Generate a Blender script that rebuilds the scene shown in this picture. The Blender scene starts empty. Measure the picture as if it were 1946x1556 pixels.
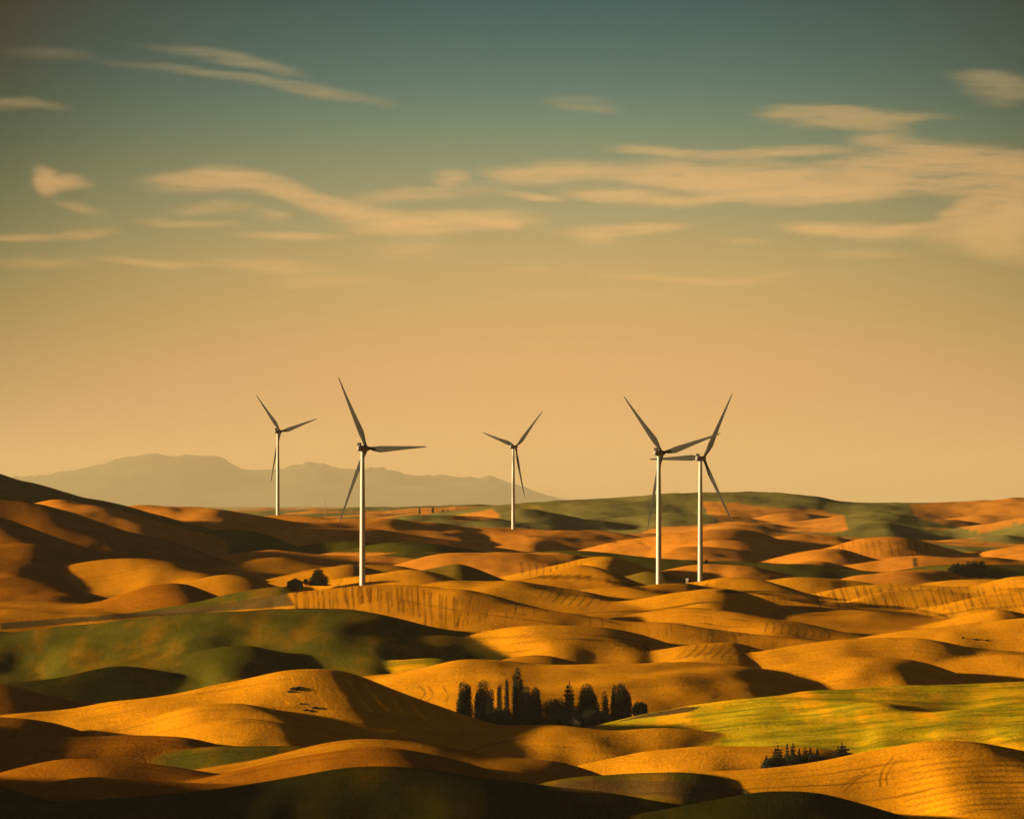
import bpy, bmesh, math, random
import numpy as np
from mathutils import Vector, Matrix

R = math.radians
scene = bpy.context.scene
C = scene.collection

# ------------------------------------------------------------------ camera
F = 10811.0            # focal length in pixels of the 1946-wide photograph (200 mm on a 36 mm sensor)
CX, HY, W0, H0 = 973.0, 930.0, 1946.0, 1556.0
cam_d = bpy.data.cameras.new('camera')
cam = bpy.data.objects.new('camera', cam_d)
C.objects.link(cam)
cam.rotation_euler = (R(90), 0, 0)
cam_d.sensor_width = 36.0
cam_d.lens = 36.0 * F / W0
cam_d.shift_y = (HY - H0 / 2) / W0
cam_d.clip_start = 1.0
cam_d.clip_end = 500000.0
scene.camera = cam

# ------------------------------------------------------------------ light and exposure
SUN_EL, SUN_BACK = 8.8, 1.0        # degrees above the horizon; degrees beyond due left
sd = bpy.data.lights.new('sun', 'SUN')
sd.energy = 4.5
sd.angle = R(1.6)      # softened by the smoky air
sd.color = (1.0, 0.72, 0.37)
sun = bpy.data.objects.new('sun', sd)
C.objects.link(sun)
el, bk = R(SUN_EL), R(SUN_BACK)
to_sun = Vector((-math.cos(el) * math.cos(bk), math.cos(el) * math.sin(bk), math.sin(el)))
sun.rotation_euler = to_sun.to_track_quat('Z', 'Y').to_euler()
sun.location = (-800, 2500, 300)

scene.view_settings.view_transform = 'Standard'
scene.view_settings.look = 'None'
scene.view_settings.exposure = 2.05
scene.view_settings.gamma = 1.0
EXPO = 2 ** 2.05


def lin(c):
    return tuple((x / 255 / 12.92) if x / 255 <= 0.04045 else ((x / 255 + 0.055) / 1.055) ** 2.4 for x in c)


def N(nt, t, **kw):
    n = nt.nodes.new(t)
    for k, v in kw.items():
        setattr(n, k, v)
    return n


def mth(nt, op, a, b=None, c=None, clamp=False):
    n = nt.nodes.new('ShaderNodeMath')
    n.operation = op
    n.use_clamp = clamp
    for i, v in enumerate((a, b, c)):
        if v is None:
            continue
        if isinstance(v, (int, float)):
            n.inputs[i].default_value = v
        else:
            nt.links.new(v, n.inputs[i])
    return n.outputs[0]


def ramp(nt, fac, stops, interp='LINEAR'):
    n = nt.nodes.new('ShaderNodeValToRGB')
    n.color_ramp.interpolation = interp
    e = n.color_ramp.elements
    while len(e) > 1:
        e.remove(e[-1])
    e[0].position = stops[0][0]
    e[0].color = (*stops[0][1], 1)
    for p, c in stops[1:]:
        x = e.new(p)
        x.color = (*c, 1)
    nt.links.new(fac, n.inputs[0])
    return n.outputs[0]


def mixc(nt, fac, a, b, mode='MIX'):
    n = nt.nodes.new('ShaderNodeMix')
    n.data_type = 'RGBA'
    n.blend_type = mode
    for s, v in ((n.inputs[0], fac), (n.inputs[6], a), (n.inputs[7], b)):
        if isinstance(v, (int, float)):
            s.default_value = v
        elif isinstance(v, tuple):
            s.default_value = (*v, 1)
        else:
            nt.links.new(v, s)
    return n.outputs[2]


world = bpy.data.worlds.new('World')
scene.world = world
world.use_nodes = True
nt = world.node_tree
nt.nodes.clear()
out = N(nt, 'ShaderNodeOutputWorld')
tc = N(nt, 'ShaderNodeTexCoord')
sep = N(nt, 'ShaderNodeSeparateXYZ')
nt.links.new(tc.outputs['Generated'], sep.inputs[0])
dx, dy, dz = sep.outputs
# azimuth and elevation of the direction looked in, in degrees
azi = mth(nt, 'MULTIPLY', mth(nt, 'ARCTAN2', dx, dy), 180 / math.pi)
ele = mth(nt, 'MULTIPLY', mth(nt, 'ARCSINE', dz), 180 / math.pi)
DEG = F * math.pi / 180           # photo pixels per degree
sky_n = N(nt, 'ShaderNodeTexSky')
sky_n.sky_type = 'NISHITA'
sky_n.sun_disc = False
sky_n.sun_elevation = el
sky_n.sun_rotation = math.atan2(to_sun.x, to_sun.y)
sky_n.air_density = 1.0
sky_n.dust_density = 3.0
sky_n.ozone_density = 1.0
# upper sky: the Nishita sky, dimmed by a dark warm tint so shadows stay deep
up = mixc(nt, 1.0, sky_n.outputs[0], (0.16 * 0.05, 0.12 * 0.05, 0.09 * 0.05), 'MULTIPLY')


def yv(v):                        # photo row -> ramp position, ramp spans -1..6 degrees
    return ((HY - v) / DEG + 1) / 7.0


SKY = [(1010, (219, 178, 112)), (900, (223, 179, 113)), (800, (227, 178, 113)), (700, (226, 174, 110)),
       (600, (213, 171, 104)), (520, (203, 168, 106)), (430, (182, 161, 108)), (340, (157, 151, 110)),
       (250, (132, 140, 108)), (160, (106, 124, 105)), (80, (90, 111, 99)), (0, (77, 99, 92)), (-120, (52, 74, 78))]
SKYGAIN = 1.0
HAZE_D, HAZE_TOP, HAZE_HALF = 0.8e-5, 1102.0, 185000.0
HAZE_C = (0.47, 0.43, 0.32)


def behind_haze(v, c):
    """linear colour the sky needs so that it has colour c when seen through the haze layer"""
    e = max(1e-4, (HY - v) / F)
    T_ = math.exp(-HAZE_D * min(HAZE_HALF, HAZE_TOP / e))
    o_ = []
    for k_, x in enumerate(lin(c)):
        h_ = sd.energy * sd.color[k_] * HAZE_C[k_] / (4 * math.pi) * 0.97
        o_.append(max(0.0005, (x / EXPO - h_ * (1 - T_)) / T_))
    return tuple(o_)


def dense(tab):
    vs = sorted(t[0] for t in tab)
    out_ = []
    for v in np.linspace(min(1000, vs[-1]), max(-100, vs[0]), 26):
        c = tuple(float(np.interp(v, vs, [dict(tab)[w][k_] for w in vs])) for k_ in range(3))
        out_.append((yv(v), behind_haze(v, c)))
    return sorted(out_)


stops = dense(SKY)
e01 = mth(nt, 'DIVIDE', mth(nt, 'ADD', ele, 1.0), 7.0, clamp=True)
low = ramp(nt, e01, stops)
# clouds: soft wisps laid out by azimuth and elevation
comb = N(nt, 'ShaderNodeCombineXYZ')
nt.links.new(azi, comb.inputs[0])
nt.links.new(ele, comb.inputs[1])
nz = N(nt, 'ShaderNodeTexNoise')
nz.inputs['Scale'].default_value = 1.1
nz.inputs['Detail'].default_value = 5
nz.inputs['Roughness'].default_value = 0.55
mp = N(nt, 'ShaderNodeMapping')
mp.inputs['Scale'].default_value = (0.9, 3.2, 1)
mp.inputs['Rotation'].default_value = (0, 0, R(5))
nt.links.new(comb.outputs[0], mp.inputs[0])
nt.links.new(mp.outputs[0], nz.inputs[0])
# gentle domain warp for the outlines
wv = N(nt, 'ShaderNodeVectorMath', operation='MULTIPLY_ADD')
nt.links.new(nz.outputs['Color'], wv.inputs[0])
wv.inputs[1].default_value = (0.6, 0.16, 0)
nt.links.new(comb.outputs[0], wv.inputs[2])
CLOUDS = [  # photo x, y, half length, half height, tilt (deg, + = falls to the right), strength
    (425, 112, 120, 9, 9, .55), (500, 130, 70, 8, 12, .4), (380, 142, 150, 7, 7, .45), (600, 175, 130, 8, 11, .38),
    (20, 202, 50, 9, 0, .6), (100, 104, 80, 8, 4, .22), (90, 206, 50, 6, 8, .3),
    (92, 345, 26, 17, 20, 1.1), (122, 348, 52, 11, 0, 1.0), (150, 395, 40, 9, 15, .3),
    (370, 348, 95, 15, 0, .75), (450, 342, 75, 17, 5, .62), (540, 362, 110, 12, 13, .6), (640, 395, 90, 13, 14, .55),
    (400, 398, 70, 8, -4, .3), (505, 409, 40, 7, 0, .35), (740, 425, 95, 17, 8, .9), (850, 425, 130, 14, -5, .9), (960, 425, 70, 10, 0, .5),
    (800, 370, 160, 12, -6, .35), (855, 335, 35, 12, 0, .45), (560, 450, 90, 6, 2, .6), (30, 454, 70, 6, 0, .6), (160, 447, 60, 8, -5, .35),
    (285, 500, 80, 6, 2, .65), (500, 505, 110, 11, 3, .6), (620, 537, 90, 10, -3, .4), (60, 500, 90, 9, 0, .25),
    (1010, 330, 80, 13, 3, .7), (1010, 371, 50, 6, 4, .8), (1160, 330, 140, 15, 5, .65), (1190, 375, 110, 11, 6, .85),
    (1330, 340, 130, 22, 6, .95), (1420, 352, 160, 16, 3, .95), (1290, 291, 110, 7, 4, .7), (1500, 290, 120, 9, -2, .75), (1520, 345, 120, 18, 14, .8),
    (1420, 378, 160, 9, -3, .75), (1560, 372, 120, 13, -4, .75), (1700, 318, 150, 18, -3, .85), (1760, 290, 110, 14, 8, .8), (1850, 305, 120, 22, 4, .8),
    (1700, 352, 120, 16, 0, .8), (1900, 340, 90, 26, -10, .9), (1670, 268, 60, 8, 3, .6), (1640, 245, 80, 9, 8, .4),
    (1885, 425, 105, 30, -12, 1.2), (1900, 465, 70, 22, 12, .9), (1830, 400, 60, 12, -20, .6), (1960, 400, 60, 60, 0, .9),
    (1560, 217, 90, 12, 3, .95), (1640, 217, 130, 8, 3, .8), (1600, 232, 110, 12, 0, .7), (1490, 222, 50, 6, 0, .6),
    (1865, 152, 60, 11, 4, .7), (1880, 175, 60, 20, 10, .5), (1930, 165, 60, 14, 10, .5),
    (1540, 437, 55, 10, 4, .9), (1640, 441, 100, 11, 2, .9), (1720, 436, 60, 8, -4, .6), (1640, 484, 70, 6, 0, .35), (1415, 460, 40, 5, 0, .3),
    (1180, 437, 100, 9, -2, .6), (1130, 450, 50, 14, 0, .35), (1250, 437, 40, 6, -6, .5), (975, 428, 30, 7, 0, .5),
    (1230, 530, 90, 5, 4, .4), (1350, 536, 90, 6, 0, .5), (1440, 527, 70, 5, -7, .45), (1110, 200, 60, 10, 6, .25), (1000, 512, 50, 5, 0, .3),
    (780, 480, 90, 12, 0, .3), (1150, 560, 150, 8, 0, .15), (350, 425, 80, 6, 4, .3),
]
acc = None
for (cx_, cy_, a_, b_, tl, st) in CLOUDS:
    m = N(nt, 'ShaderNodeMapping')
    m.vector_type = 'TEXTURE'
    m.inputs['Location'].default_value = (math.degrees(math.atan((cx_ - CX) / F)) + 0.30, (HY - cy_) / DEG + 0.08, 0)
    m.inputs['Rotation'].default_value = (0, 0, R(-tl))
    m.inputs['Scale'].default_value = (1.65 * a_ / DEG, 2.1 * b_ / DEG, 1)
    nt.links.new(wv.outputs[0], m.inputs[0])
    d = N(nt, 'ShaderNodeVectorMath', operation='DOT_PRODUCT')
    nt.links.new(m.outputs[0], d.inputs[0])
    nt.links.new(m.outputs[0], d.inputs[1])
    # (1 - r2)^2, clamped
    g = mth(nt, 'SUBTRACT', 1.0, d.outputs['Value'], clamp=True)
    g = mth(nt, 'POWER', g, 2.6)
    acc = mth(nt, 'MULTIPLY', g, st) if acc is None else mth(nt, 'MULTIPLY_ADD', g, st, acc)
nz2 = N(nt, 'ShaderNodeTexNoise')
nz2.inputs['Scale'].default_value = 2.6
nz2.inputs['Detail'].default_value = 8
nz2.inputs['Roughness'].default_value = 0.68
mp2 = N(nt, 'ShaderNodeMapping')
mp2.inputs['Scale'].default_value = (0.6, 5.5, 1)
mp2.inputs['Rotation'].default_value = (0, 0, R(7))
nt.links.new(wv.outputs[0], mp2.inputs[0])
nt.links.new(mp2.outputs[0], nz2.inputs[0])
tex = mth(nt, 'MULTIPLY_ADD', nz2.outputs[0], 4.2, -1.1, clamp=False)
tex = mth(nt, 'MAXIMUM', tex, 0.05)
cl = mth(nt, 'MULTIPLY', acc, tex)
# soft shoulder 1-exp(-1.5x)
cl = mth(nt, 'SUBTRACT', 1.0, mth(nt, 'EXPONENT', mth(nt, 'MULTIPLY', cl, -1.8)), clamp=True)
cl = mth(nt, 'MULTIPLY', cl, 0.84)
CLC = [(1010, (228, 178, 112)), (500, (226, 179, 112)), (420, (234, 184, 118)), (320, (228, 180, 118)),
       (220, (196, 164, 110)), (120, (165, 150, 112)), (0, (140, 135, 105))]
ccol = ramp(nt, e01, dense(CLC))
# the sky is brightest straight ahead and dims to both sides as vignetting put into its colour
az2 = mth(nt, 'ABSOLUTE', mth(nt, 'SUBTRACT', azi, 0.5))
azf = mth(nt, 'POWER', mth(nt, 'DIVIDE', az2, 5.6, clamp=True), 2.0)
hi = mth(nt, 'MULTIPLY_ADD', mth(nt, 'DIVIDE', ele, 5.0, clamp=True), 0.74, 0.14)
dimf = mth(nt, 'MULTIPLY', azf, hi)
dim = mth(nt, 'SUBTRACT', 1.0, dimf)
dimc = mth(nt, 'SUBTRACT', 1.0, mth(nt, 'MULTIPLY', dimf, .45))
dimr = mth(nt, 'SUBTRACT', 1.0, mth(nt, 'MULTIPLY', dimf, 1.22), clamp=True)
dcol = N(nt, 'ShaderNodeCombineColor')
nt.links.new(dimr, dcol.inputs[0])
nt.links.new(dim, dcol.inputs[1])
nt.links.new(dim, dcol.inputs[2])
low = mixc(nt, 1.0, low, dcol.outputs[0], 'MULTIPLY')
ccol = mixc(nt, 1.0, ccol, mixc(nt, 0.0, dimc, dimc), 'MULTIPLY')
low = mixc(nt, cl, low, ccol)
msk = mth(nt, 'DIVIDE', mth(nt, 'SUBTRACT', ele, 5.4), 3.0, clamp=True)
skyc = mixc(nt, msk, low, up)
bg = N(nt, 'ShaderNodeBackground')
nt.links.new(skyc, bg.inputs[0])
bg.inputs[1].default_value = 1.0
nt.links.new(bg.outputs[0], out.inputs['Surface'])

scene.cycles.use_denoising = True
scene.cycles.denoising_prefilter = 'ACCURATE'
scene.cycles.max_bounces = 4
scene.cycles.diffuse_bounces = 1
scene.cycles.volume_bounces = 0
scene.cycles.use_adaptive_sampling = True
scene.cycles.adaptive_threshold = 0.01


# ------------------------------------------------------------------ helpers
def set_kind(o, kind):
    o['kind'] = kind
    return o


def tag(o, label, cat, group=None):
    o['label'] = label
    o['category'] = cat
    if group:
        o['group'] = group
    return o


def link_mesh(name, verts, faces, mat, parent=None, smooth=False):
    me = bpy.data.meshes.new(name)
    me.from_pydata([tuple(v) for v in verts], [], [tuple(f) for f in faces])
    me.materials.append(mat)
    if smooth:
        me.polygons.foreach_set('use_smooth', [True] * len(me.polygons))
    me.update()
    o = bpy.data.objects.new(name, me)
    C.objects.link(o)
    o.parent = parent
    return o


def empty(name, loc, rz=0.0):
    o = bpy.data.objects.new(name, None)
    C.objects.link(o)
    o.location = loc
    o.rotation_euler = (0, 0, rz)
    o.empty_display_size = 2
    return o


# ------------------------------------------------------------------ numpy noise
def hash2(ix, iy, seed):
    h = (ix.astype(np.int64) * 374761393 + iy.astype(np.int64) * 668265263 + seed * 982451653) & 0x7fffffff
    h = ((h ^ (h >> 13)) * 1274126177) & 0x7fffffff
    h = (h ^ (h >> 16)) & 0xffff
    return h / 32767.5 - 1.0


def noise2(x, y, seed=0):
    x, y = np.broadcast_arrays(np.asarray(x, float), np.asarray(y, float))
    ix, iy = np.floor(x), np.floor(y)
    fx, fy = x - ix, y - iy
    ux = fx * fx * fx * (fx * (fx * 6 - 15) + 10)
    uy = fy * fy * fy * (fy * (fy * 6 - 15) + 10)
    a, b = hash2(ix, iy, seed), hash2(ix + 1, iy, seed)
    c, d = hash2(ix, iy + 1, seed), hash2(ix + 1, iy + 1, seed)
    return (a * (1 - ux) + b * ux) * (1 - uy) + (c * (1 - ux) + d * ux) * uy


def fbm(x, y, seed=0, octv=3):
    s, a, f = 0, 1.0, 1.0
    for k in range(octv):
        s = s + a * noise2(x * f, y * f, seed + 17 * k)
        a *= 0.5
        f *= 2.03
    return s


def crestline(pts, D):
    """photo x -> photo y of a crest, rounded so that light turns softly over it"""
    xs, ys = np.array([p[0] for p in pts], float), np.array([p[1] for p in pts], float)
    top = int(np.argmin(ys))
    ml, mr = (.20, .34) if D < 5500 else (.12, .14)
    for i in range(top - 1, -1, -1):
        ys[i] = min(ys[i], ys[i + 1] + ml * (xs[i + 1] - xs[i]))
    for i in range(top + 1, len(xs)):
        ys[i] = min(ys[i], ys[i - 1] + mr * (xs[i] - xs[i - 1]))
    sl = min(max((ys[0] - ys[1]) / (xs[1] - xs[0]), .04), ml)
    sr = min(max((ys[-1] - ys[-2]) / (xs[-1] - xs[-2]), .05), mr)
    gx = np.arange(-4200, 6200, 3.0)
    gy = np.interp(gx, xs, ys)
    gy = gy + np.clip(xs[0] - gx, 0, 1500) * sl + np.clip(gx - xs[-1], 0, 1500) * sr
    wd = xs[-1] - xs[0]
    sg = min(26.0, max(9.0, wd * .055)) / 3.0
    if D > 6000:
        sg *= .8
    k = np.arange(-int(4 * sg), int(4 * sg) + 1)
    g = np.exp(-.5 * (k / sg) ** 2)
    gs = np.convolve(np.pad(gy, len(k) // 2, mode='edge'), g / g.sum(), 'valid')
    gs = gs - max(0, (gs[(gx > xs[0]) & (gx < xs[-1])].min() - ys.min())) * .8
    # the same line heavily smoothed: lower flanks turn less than the crest does
    sw = min(180.0, max(26.0, wd * .24)) / 3.0
    k = np.arange(-int(3.5 * sw), int(3.5 * sw) + 1)
    g = np.exp(-.5 * (k / sw) ** 2)
    gw = np.convolve(np.pad(gs, len(k) // 2, mode='edge'), g / g.sum(), 'valid')
    return (lambda x: np.interp(x, gx, gs)), (lambda x: np.interp(x, gx, gw))
# ------------------------------------------------------------------ the land
# reference surface: photo row <-> distance (m)
REF = [(1700, 1900), (1556, 2060), (1480, 2230), (1400, 2450), (1380, 2560), (1300, 2760), (1200, 3040), (1113, 3320),
       (1060, 4150), (1011, 5300), (982, 6100), (968, 7600), (962, 9500), (958, 60000)]
_ry = np.array([r[0] for r in REF][::-1], float)
_rd = np.array([r[1] for r in REF][::-1], float)


def zref(D):
    D = np.asarray(D, float)
    py = np.interp(D, _rd[::-1], _ry[::-1])
    z = (HY - py) / F * D
    near = D < 2060
    z = np.where(near, -119.3 - 10 * np.clip((2060 - D) / 500, 0, 1), z)
    butte = np.clip((900 - D) / 900, 0, 1)
    z = z * (1 - butte ** 1.5) + (-2.2) * butte ** 1.5
    return z


WHEAT = (0.48, 0.202, 0.004)
WHEATB = (0.33, 0.134, 0.003)
SHADED_BROWN = (0.22, 0.078, 0.002)  # brown field, shade on the left hills darkened into the colour
PINK = (0.44, 0.168, 0.015)
FARP = (0.44, 0.178, 0.022)
GREEN = (0.060, 0.053, 0.004)
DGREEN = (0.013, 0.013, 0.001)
FGREEN = (0.145, 0.128, 0.034)  # far green, lightened to put distance haze into the colour
YGREEN = (0.36, 0.262, 0.004)
OLIVE = (0.14, 0.088, 0.008)
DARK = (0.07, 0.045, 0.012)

# crest line (photo x, y) ..., distance (or distance at left end, at right end), then options:
# sf / sb front and back slope, r crest rounding (m), sk sideways run of the spurs, w spur strength
RG = []


def rg(D, col, pts, **kw):
    RG.append((D, col, pts, kw))


# --- far right hills
rg(7500, FGREEN, [(760, 996), (850, 982), (934, 967), (984, 955), (1061, 949), (1171, 946), (1300, 938), (1379, 934), (1463, 933), (1503, 937), (1546, 947), (1613, 953), (1663, 956), (1730, 958), (1814, 957), (1880, 952), (1946, 947), (2200, 938)], sf=.045, r=160, w=.5)
rg(6900, FARP, [(1420, 992), (1456, 983), (1496, 976), (1530, 977), (1563, 988), (1585, 999)], sf=.05, r=80, w=.4)
rg(7000, FARP, [(1760, 1005), (1830, 984), (1863, 978), (1900, 985), (1946, 983), (2050, 975)], sf=.05, r=80, w=.4)
rg(6600, FGREEN, [(880, 990), (937, 984), (984, 973), (1014, 973), (1050, 985), (1085, 1010)], sf=.05, r=70, w=.5)
rg(6700, FGREEN, [(1060, 1018), (1081, 1008), (1134, 988), (1218, 977), (1300, 974), (1356, 976), (1420, 990), (1480, 1000)], sf=.05, r=90, w=.5)
rg(6300, FARP, [(1330, 1006), (1366, 995), (1390, 990), (1420, 990), (1470, 998), (1530, 1010)], sf=.05, r=70, w=.4)
rg(6650, FGREEN, [(1590, 1012), (1625, 979), (1663, 970), (1713, 985), (1780, 993), (1830, 1003), (1880, 1016)], sf=.05, r=70, w=.4)
rg(6200, FGREEN, [(1630, 1012), (1660, 1004), (1687, 994), (1730, 1003), (1777, 1014), (1830, 1026)], sf=.06, r=40, w=.3)
rg(6200, FGREEN, [(1820, 1026), (1870, 1013), (1914, 1000), (1946, 992), (2100, 975)], sf=.05, r=60, w=.4)
rg(5900, FGREEN, [(1830, 1036), (1877, 1022), (1910, 1018), (1950, 1026), (2050, 1040)], sf=.05, r=50, w=.3)
rg(11000, FARP, [(480, 984), (560, 976), (640, 969), (700, 973), (760, 970), (820, 966), (880, 964), (930, 963), (1000, 972)], SF=.06, RR=90, w=.4)
rg(9600, FARP, [(540, 990), (620, 982), (700, 978), (760, 980), (830, 974), (900, 976), (980, 986)], SF=.06, RR=80, w=.4)
rg(13500, FGREEN, [(430, 976), (560, 971), (660, 966), (780, 963), (900, 960), (1000, 964), (1100, 970)], SF=.06, RR=120, w=.3)
# --- left far skyline
rg(4900, OLIVE, [(-400, 900), (-200, 880), (-80, 884), (0, 897), (37, 908), (83, 923), (134, 940), (184, 953), (240, 961), (300, 978)], sf=.10, r=30, w=.4)
rg(5250, PINK, [(200, 978), (240, 962), (267, 958), (317, 960), (384, 966), (434, 975), (468, 981), (520, 989), (600, 1005)], sf=.07, r=40, w=.8, sk=.5)
rg(4550, PINK, [(30, 975), (75, 956), (110, 948), (150, 957), (234, 973), (300, 988), (370, 1008), (430, 1030)], sf=.09, r=40, w=.6)
rg(5330, PINK, [(400, 1006), (450, 991), (500, 983), (528, 982), (600, 985), (650, 984), (700, 984), (750, 988), (800, 995), (850, 1001), (910, 1010)], sf=.06, r=45, w=.6)
rg(6400, FGREEN, [(720, 992), (784, 983), (850, 982), (920, 990), (1000, 1005)], sf=.05, r=70, w=.5)
rg(6000, FGREEN, [(760, 1000), (830, 992), (884, 990), (934, 986), (984, 996), (1040, 1012)], sf=.05, r=70, w=.5)
rg(5330, PINK, [(820, 1014), (884, 1006), (937, 1008), (975, 1011), (1050, 1010), (1134, 1011), (1171, 1016), (1240, 1032), (1290, 1045)], sf=.055, r=45, w=.9, sk=.4)
rg(4950, PINK, [(470, 1030), (540, 1008), (600, 1000), (650, 1001), (717, 1002), (750, 1009), (817, 1020), (884, 1030), (950, 1040), (1010, 1048)], sf=.07, r=50, w=.5)
rg(5080, PINK, [(1120, 1058), (1160, 1042), (1184, 1032), (1218, 1027), (1258, 1020), (1296, 1012), (1330, 1007), (1380, 1009), (1430, 1017), (1475, 1032)], sf=.07, r=45, w=.5)
rg(4950, PINK, [(1310, 1044), (1356, 1026), (1396, 1027), (1446, 1034), (1500, 1047)], sf=.07, r=40)
rg(5200, PINK, [(1440, 1038), (1480, 1022), (1500, 1019), (1530, 1022), (1590, 1029), (1645, 1042)], sf=.07, r=40)
rg(4900, PINK, [(1540, 1052), (1590, 1038), (1640, 1027), (1680, 1022), (1720, 1021), (1763, 1030), (1797, 1042), (1830, 1052), (1880, 1064)], sf=.08, r=45, st=(1, 0))
rg(4900, PINK, [(1820, 1062), (1860, 1052), (1880, 1046), (1900, 1043), (1946, 1036), (2100, 1015)], sf=.08, r=45)
rg(4700, PINK, [(1270, 1048), (1300, 1040), (1346, 1037), (1406, 1041), (1453, 1060), (1480, 1070)], sf=.09, r=35)
rg(4650, PINK, [(1440, 1072), (1500, 1053), (1540, 1045), (1570, 1042), (1610, 1046), (1660, 1060)], sf=.08, r=40)
rg(4600, GREEN, [(300, 1040), (334, 1027), (367, 1015), (417, 1006), (468, 1006), (501, 1015), (568, 1042), (600, 1056)], sf=.08, r=45, w=.6)
rg(4520, GREEN, [(540, 1052), (590, 1036), (650, 1027), (680, 1028), (720, 1036), (760, 1046)], sf=.06, r=50)
rg(4430, GREEN, [(690, 1058), (712, 1037), (737, 1028), (784, 1026), (834, 1031), (884, 1041), (950, 1048), (1050, 1053), (1200, 1056), (1300, 1063)], sf=.06, r=30, w=.3)
rg(4300, GREEN, [(1030, 1062), (1081, 1053), (1150, 1057), (1218, 1062), (1285, 1064), (1400, 1069), (1510, 1072), (1560, 1078)], sf=.05, r=40)
rg(4350, PINK, [(1480, 1084), (1530, 1068), (1560, 1066), (1590, 1071), (1630, 1082)], sf=.09, r=30)
rg(4450, PINK, [(1610, 1076), (1663, 1066), (1700, 1058), (1740, 1055), (1800, 1057), (1870, 1059), (1946, 1068), (2050, 1080)], sf=.08, r=30)
rg(4330, GREEN, [(1735, 1078), (1760, 1073), (1850, 1072), (1946, 1076), (2100, 1080)], sf=.05, r=40)
rg(4250, PINK, [(380, 1072), (430, 1058), (500, 1052), (600, 1057), (700, 1060), (780, 1066)], sf=.06, r=50)
rg(4020, PINK, [(740, 1080), (775, 1068), (824, 1055), (864, 1051), (950, 1051), (1050, 1053), (1094, 1057), (1130, 1070)], sf=.08, r=60, w=.4)
# --- left big hills
rg(4150, SHADED_BROWN, [(-400, 985), (-200, 950), (-70, 946), (0, 953), (67, 962), (150, 984), (234, 1007), (300, 1025), (350, 1037), (400, 1054), (467, 1080), (521, 1102), (570, 1125)], w=1.0, sk=0, foot=[(-400, 1030), (0, 1028), (130, 1036), (300, 1062), (521, 1098), (570, 1110)])
rg(4000, SHADED_BROWN, [(-300, 1010), (-100, 985), (0, 987), (60, 1000), (134, 1026), (234, 1058), (280, 1075)], sk=0, w=1.0, foot=[(-300, 1040), (0, 1040), (150, 1052), (280, 1075)])
rg(3930, SHADED_BROWN, [(-300, 1060), (-150, 1034), (0, 1024), (60, 1031), (134, 1046), (200, 1064), (240, 1078)], sk=0)
rg(3840, SHADED_BROWN, [(-250, 1080), (-150, 1062), (0, 1046), (60, 1042), (98, 1050), (130, 1066), (180, 1090)], sf=.13, r=20)
rg(3800, WHEATB, [(20, 1108), (80, 1092), (130, 1080), (167, 1070), (207, 1060), (250, 1057), (300, 1062), (367, 1076), (434, 1086), (501, 1105), (560, 1125)], sf=.09, r=30, w=1, sk=.4)
rg(3980, WHEATB, [(440, 1085), (490, 1066), (534, 1060), (584, 1062), (650, 1072), (710, 1088)], sf=.10, r=30)
rg(3900, WHEATB, [(560, 1086), (610, 1075), (650, 1071), (700, 1069), (767, 1075), (810, 1083), (860, 1092)], sf=.09, r=25)
rg(3720, WHEATB, [(590, 1094), (635, 1080), (667, 1077), (690, 1085), (725, 1096)], sf=.10, r=22)
rg(3620, SHADED_BROWN, [(-200, 1105), (0, 1100), (33, 1098), (100, 1107), (167, 1127), (210, 1140)], sf=.10, r=25)
rg(3620, WHEATB, [(320, 1132), (380, 1108), (417, 1101), (450, 1099), (484, 1104), (528, 1119), (560, 1132)], sf=.10, r=25)
rg(3650, WHEAT, [(500, 1132), (550, 1115), (617, 1108), (650, 1101), (700, 1091), (750, 1085), (784, 1083), (817, 1093), (860, 1106)], sf=.09, r=25, st=(1, 0))
rg(3450, SHADED_BROWN, [(150, 1160), (200, 1148), (250, 1137), (300, 1126), (334, 1123), (360, 1126), (404, 1143), (440, 1158)], sf=.12, r=22)
rg(3480, SHADED_BROWN, [(-200, 1180), (0, 1176), (80, 1168), (140, 1158), (190, 1146), (230, 1145), (280, 1160)], sf=.10, r=25)
# --- middle
rg(4050, WHEAT, [(920, 1090), (984, 1080), (1034, 1071), (1100, 1066), (1140, 1074), (1170, 1086)], sf=.10, r=22, st=(1, 0))
rg(3880, WHEAT, [(1000, 1098), (1067, 1077), (1118, 1067), (1150, 1064), (1166, 1066), (1178, 1074), (1203, 1086), (1230, 1098)], sf=.10, r=22, st=(.7, 0))
rg(3780, OLIVE, [(825, 1098), (850, 1081), (866, 1074), (890, 1079), (934, 1096)], sf=.16, r=12)
rg(3780, OLIVE, [(1180, 1100), (1205, 1090), (1225, 1085), (1268, 1091), (1300, 1104)], sf=.12, r=14)
rg(3730, WHEAT, [(1270, 1118), (1300, 1106), (1331, 1102), (1380, 1108), (1420, 1118)], sf=.08, r=25)
rg(3500, WHEATB, [(1150, 1126), (1195, 1112), (1252, 1107), (1300, 1111), (1350, 1122)], sf=.07, r=25)
rg(3950, PINK, [(1270, 1104), (1310, 1090), (1346, 1080), (1396, 1076), (1440, 1080), (1496, 1093), (1530, 1108)], sf=.09, r=35, w=.3)
rg(4080, PINK, [(1560, 1100), (1620, 1088), (1680, 1085), (1740, 1084), (1800, 1090), (1850, 1102)], sf=.07, r=35)
rg(3980, WHEAT, [(1780, 1112), (1850, 1100), (1900, 1096), (1946, 1092), (2100, 1080)], sf=.07, r=35)
rg(3840, WHEAT, [(1440, 1116), (1490, 1105), (1530, 1102), (1580, 1104), (1650, 1114)], sf=.08, r=30)
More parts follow.
